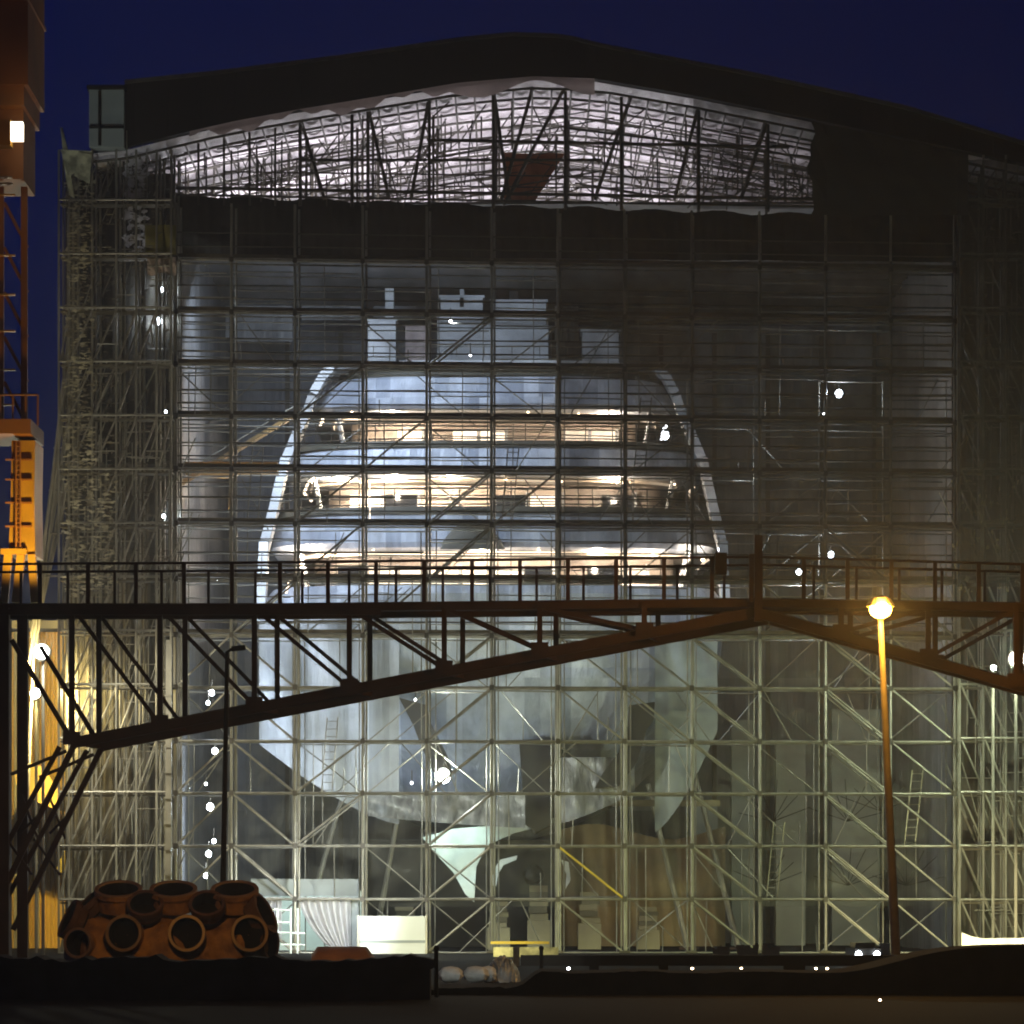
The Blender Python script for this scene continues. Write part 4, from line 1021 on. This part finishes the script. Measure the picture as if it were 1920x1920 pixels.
tag(MB().box(X(1340,DT),X(1362,DT),DT-.3,DT+.1,Z(1078,DT),Z(1038,DT)).build('control_box', M['blackpaint']), 'small black control box mounted on the bridge railing', 'control box')
light('SPOT','fill_spot', (18, 66, 5), 900, (1,.38,.06), .5, (13,150,34), 34)  # added orange beam through the haze for a brown wash; no lamp
# added dim orange point light over the bridge, without a lamp
light('POINT','bridge_fill', (X(1200,DT), 84, 14), 55, SOD, .6)

# ================================================================= street lamps
t = thing('street_lamp', 'lit sodium street lamp on a tapered pole on the right', 'street lamp', (X(1682,96),96,0))
a = Vector((X(1682,96),96,0)); b = P(1650,1142,96)
MB().tube(a, b, .12, .065, seg=10).build('pole', M['pole'], t)
m = MB().lathe(b+Vector((0,-.1,.05)), (0,0,1), [(.02,.28),(.24,.2),(.34,.05),(.34,.0)], 16); m.build('hood', M['pole'], t)
MB().sphere(b+Vector((0,-.12,-.02)), .27, 16, 10, .8).build('bulb', M['lamp_sodium'], t)
light('POINT','sodium_glow', b+Vector((0,-.5,.0)), 1600, (1,.5,.09), .12, parent=t)
t = thing('street_lamp', 'unlit black street lamp with a short arm in front of the left scaffold', 'street lamp', (X(415,97),97,0))
MB().tube((X(415,97),97,0), P(426,1222,97), .085, .05, seg=8).build('pole', M['blackpaint'], t)
m = MB().beam(P(424,1224,97),P(436,1216,97),.08,.06); m.beam(P(434,1217,97),P(460,1214,97),.2,.12); m.build('lamp_head', M['blackpaint'], t)

# ================================================================= rusty flanged casting
D = 92.; 
t = thing('flanged_casting', 'rusty orange cast iron block with rows of round flanged openings lying on the quay', 'casting', (X(310,D),D,0))
def body(u, v):
    # u around the length, v round the section
    px = 108 + 405*u; e = min(1, 7*u, 7*(1-u))**.5
    a = math.pi*(v*1.3-.15)
    r = 1.0 + .05*math.sin(u*math.pi*6-1.2)
    y = D+1.3 - 1.5*e*r*math.copysign(abs(math.cos(a))**.7, math.cos(a)); z = .35 + 1.33*(.72+.28*e)*r*max(-.3,math.copysign(abs(math.sin(a))**.75, math.sin(a)))
    return (X(px,D) + (.0), y, z)
body_o = grid(body, 60, 28).build('block', M['iron'], t, True)
for u in (0,1):
    m = MB(); m.poly([body(u, v/28) for v in range(29)]); m.build('end_plate', M['iron_dark'], t)
def flange(c, ax, r, depth, name, dark=False):
    ax = Vector(ax).normalized()
    m = MB().lathe(c, ax, [(r*.9,-depth),(r*.9,-.12),(r,-.10),(r,.0)], 28); fo = m.build(name, M['iron_dark'] if dark else M['iron'], t, False)
    m = MB().lathe(c, ax, [(r,.0),(r*.99,.03),(r*.84,.03),(r*.82,.0)], 28); m.build('rim', M['rim'] if not dark else M['iron_dark'], fo)
    m = MB().lathe(c, ax, [(r*.82,.0),(r*.78,-.35),(.01,-.36)], 28); m.build('bore', M['bore'], fo)
for px in (222,325,440):
    flange(P(px,1668,D+.4)+Vector((0,0,0)), (0,-.38,1), .56, .45, 'top_flange')
for px in (272,388):
    flange(P(px,1694,D-.15), (0,-.75,.75), .42, .3, 'shoulder_flange', True)
for px in (232,350,468):
    flange(P(px,1750,D-.42), ((px-350)*.0012,-1,.12), .43, .4, 'side_flange')
flange(P(146,1768,D-.35), (-.35,-1,.1), .36, .3, 'side_flange')
flange(P(128,1722,D+.3), (-1,-.35,.5), .48, .3, 'end_flange', True)
flange(P(162,1692,D+.5), (-.8,-.3,.9), .4, .3, 'end_flange', True)
flange(P(497,1712,D+.3), (1,-.3,.5), .52, .3, 'end_flange', True)
flange(P(508,1768,D+.3), (1,-.4,.0), .42, .3, 'end_flange', True)
light('SPOT','casting_fill', P(330,1420,84), 620, SOD, .3, P(310,1720,92), 70)  # added sodium spot brightening the casting
# car with headlights
D = 120.
t = thing('car', 'dark car with both headlights on, parked beside the lamp post foot', 'car', (X(1627,D),D,0))
m = MB(); m.box(X(1603,D),X(1652,D),D,D+3.4,.25,Z(1779,D)); m.build('body', M['blackpaint'], t)
m = MB(); m.box(X(1609,D),X(1646,D),D+.9,D+2.9,Z(1779,D)+.002,Z(1768,D)); m.build('cabin', M['glass_dark'], t)
for px in (1610,1644): MB().sphere(P(px,1789,D-.05), .09).build('headlight', M['lamp_white'], t)
for px in (1606,1641): MB().lathe((X(px,D),D+.5,.3),(1,0,0),[(.01,0),(.3,0),(.3,.2),(.01,.2)],14).build('wheel', M['blackpaint'], t)
tag(MB().box(X(1625,127),X(1638,127),127,127.5,0,Z(1769,127)).build('utility_box', M['cyan_cloth']), 'small pale upright box behind the parked car', 'box')
tag(MB().box(X(1650,127),X(1669,127),127,127.5,0,Z(1769,127)).build('utility_box', M['grey_panel']), 'grey upright box between the parked car and the lamp post', 'box')
# little marker lamps under the pipe line
MLs = [(1066,'w','first from the left, bluish'),(1298,'o','second from the left'),(1390,'o','third from the left'),(1530,'o','fourth from the left'),(1551,'o','fifth from the left'),(1594,'o','sixth from the left'),(1611,'o','seventh from the left, orange'),(1632,'w','white, beneath the right car headlight'),(1653,'o','rightmost')]
for px, c, l in MLs:
    tag(MB().sphere(P(px,1816,90.5), .03 if c=='o' else .04, 8, 6, .7).build('marker_lamp', M['lamp_warm'] if c=='o' else M['lamp_small']), 'tiny marker lamp under the black pipe, %s' % l, 'marker lamp', 'marker lamps under the pipe')
tag(MB().sphere(P(1650,1875,70), .02).build('marker_lamp', M['lamp_warm']), 'tiny glowing bead standing for an orange glint low in the black foreground', 'marker lamp')  # glint put in as a glowing bead; no lamp there

# ================================================================= night haze
HZ = 0.0009
hm = bpy.data.materials.new('haze'); hm.use_nodes = True; hn = hm.node_tree.nodes; hn.clear()
ho = hn.new('ShaderNodeOutputMaterial'); pv = hn.new('ShaderNodeVolumePrincipled')
pv.inputs['Density'].default_value = HZ; pv.inputs['Color'].default_value = (.85,.86,.88,1); pv.inputs['Anisotropy'].default_value = .72
hm.node_tree.links.new(pv.outputs[0], ho.inputs['Volume'])
tag(MB().box(-70,70,-12,215,-1,46).build('haze', hm), kind='stuff')
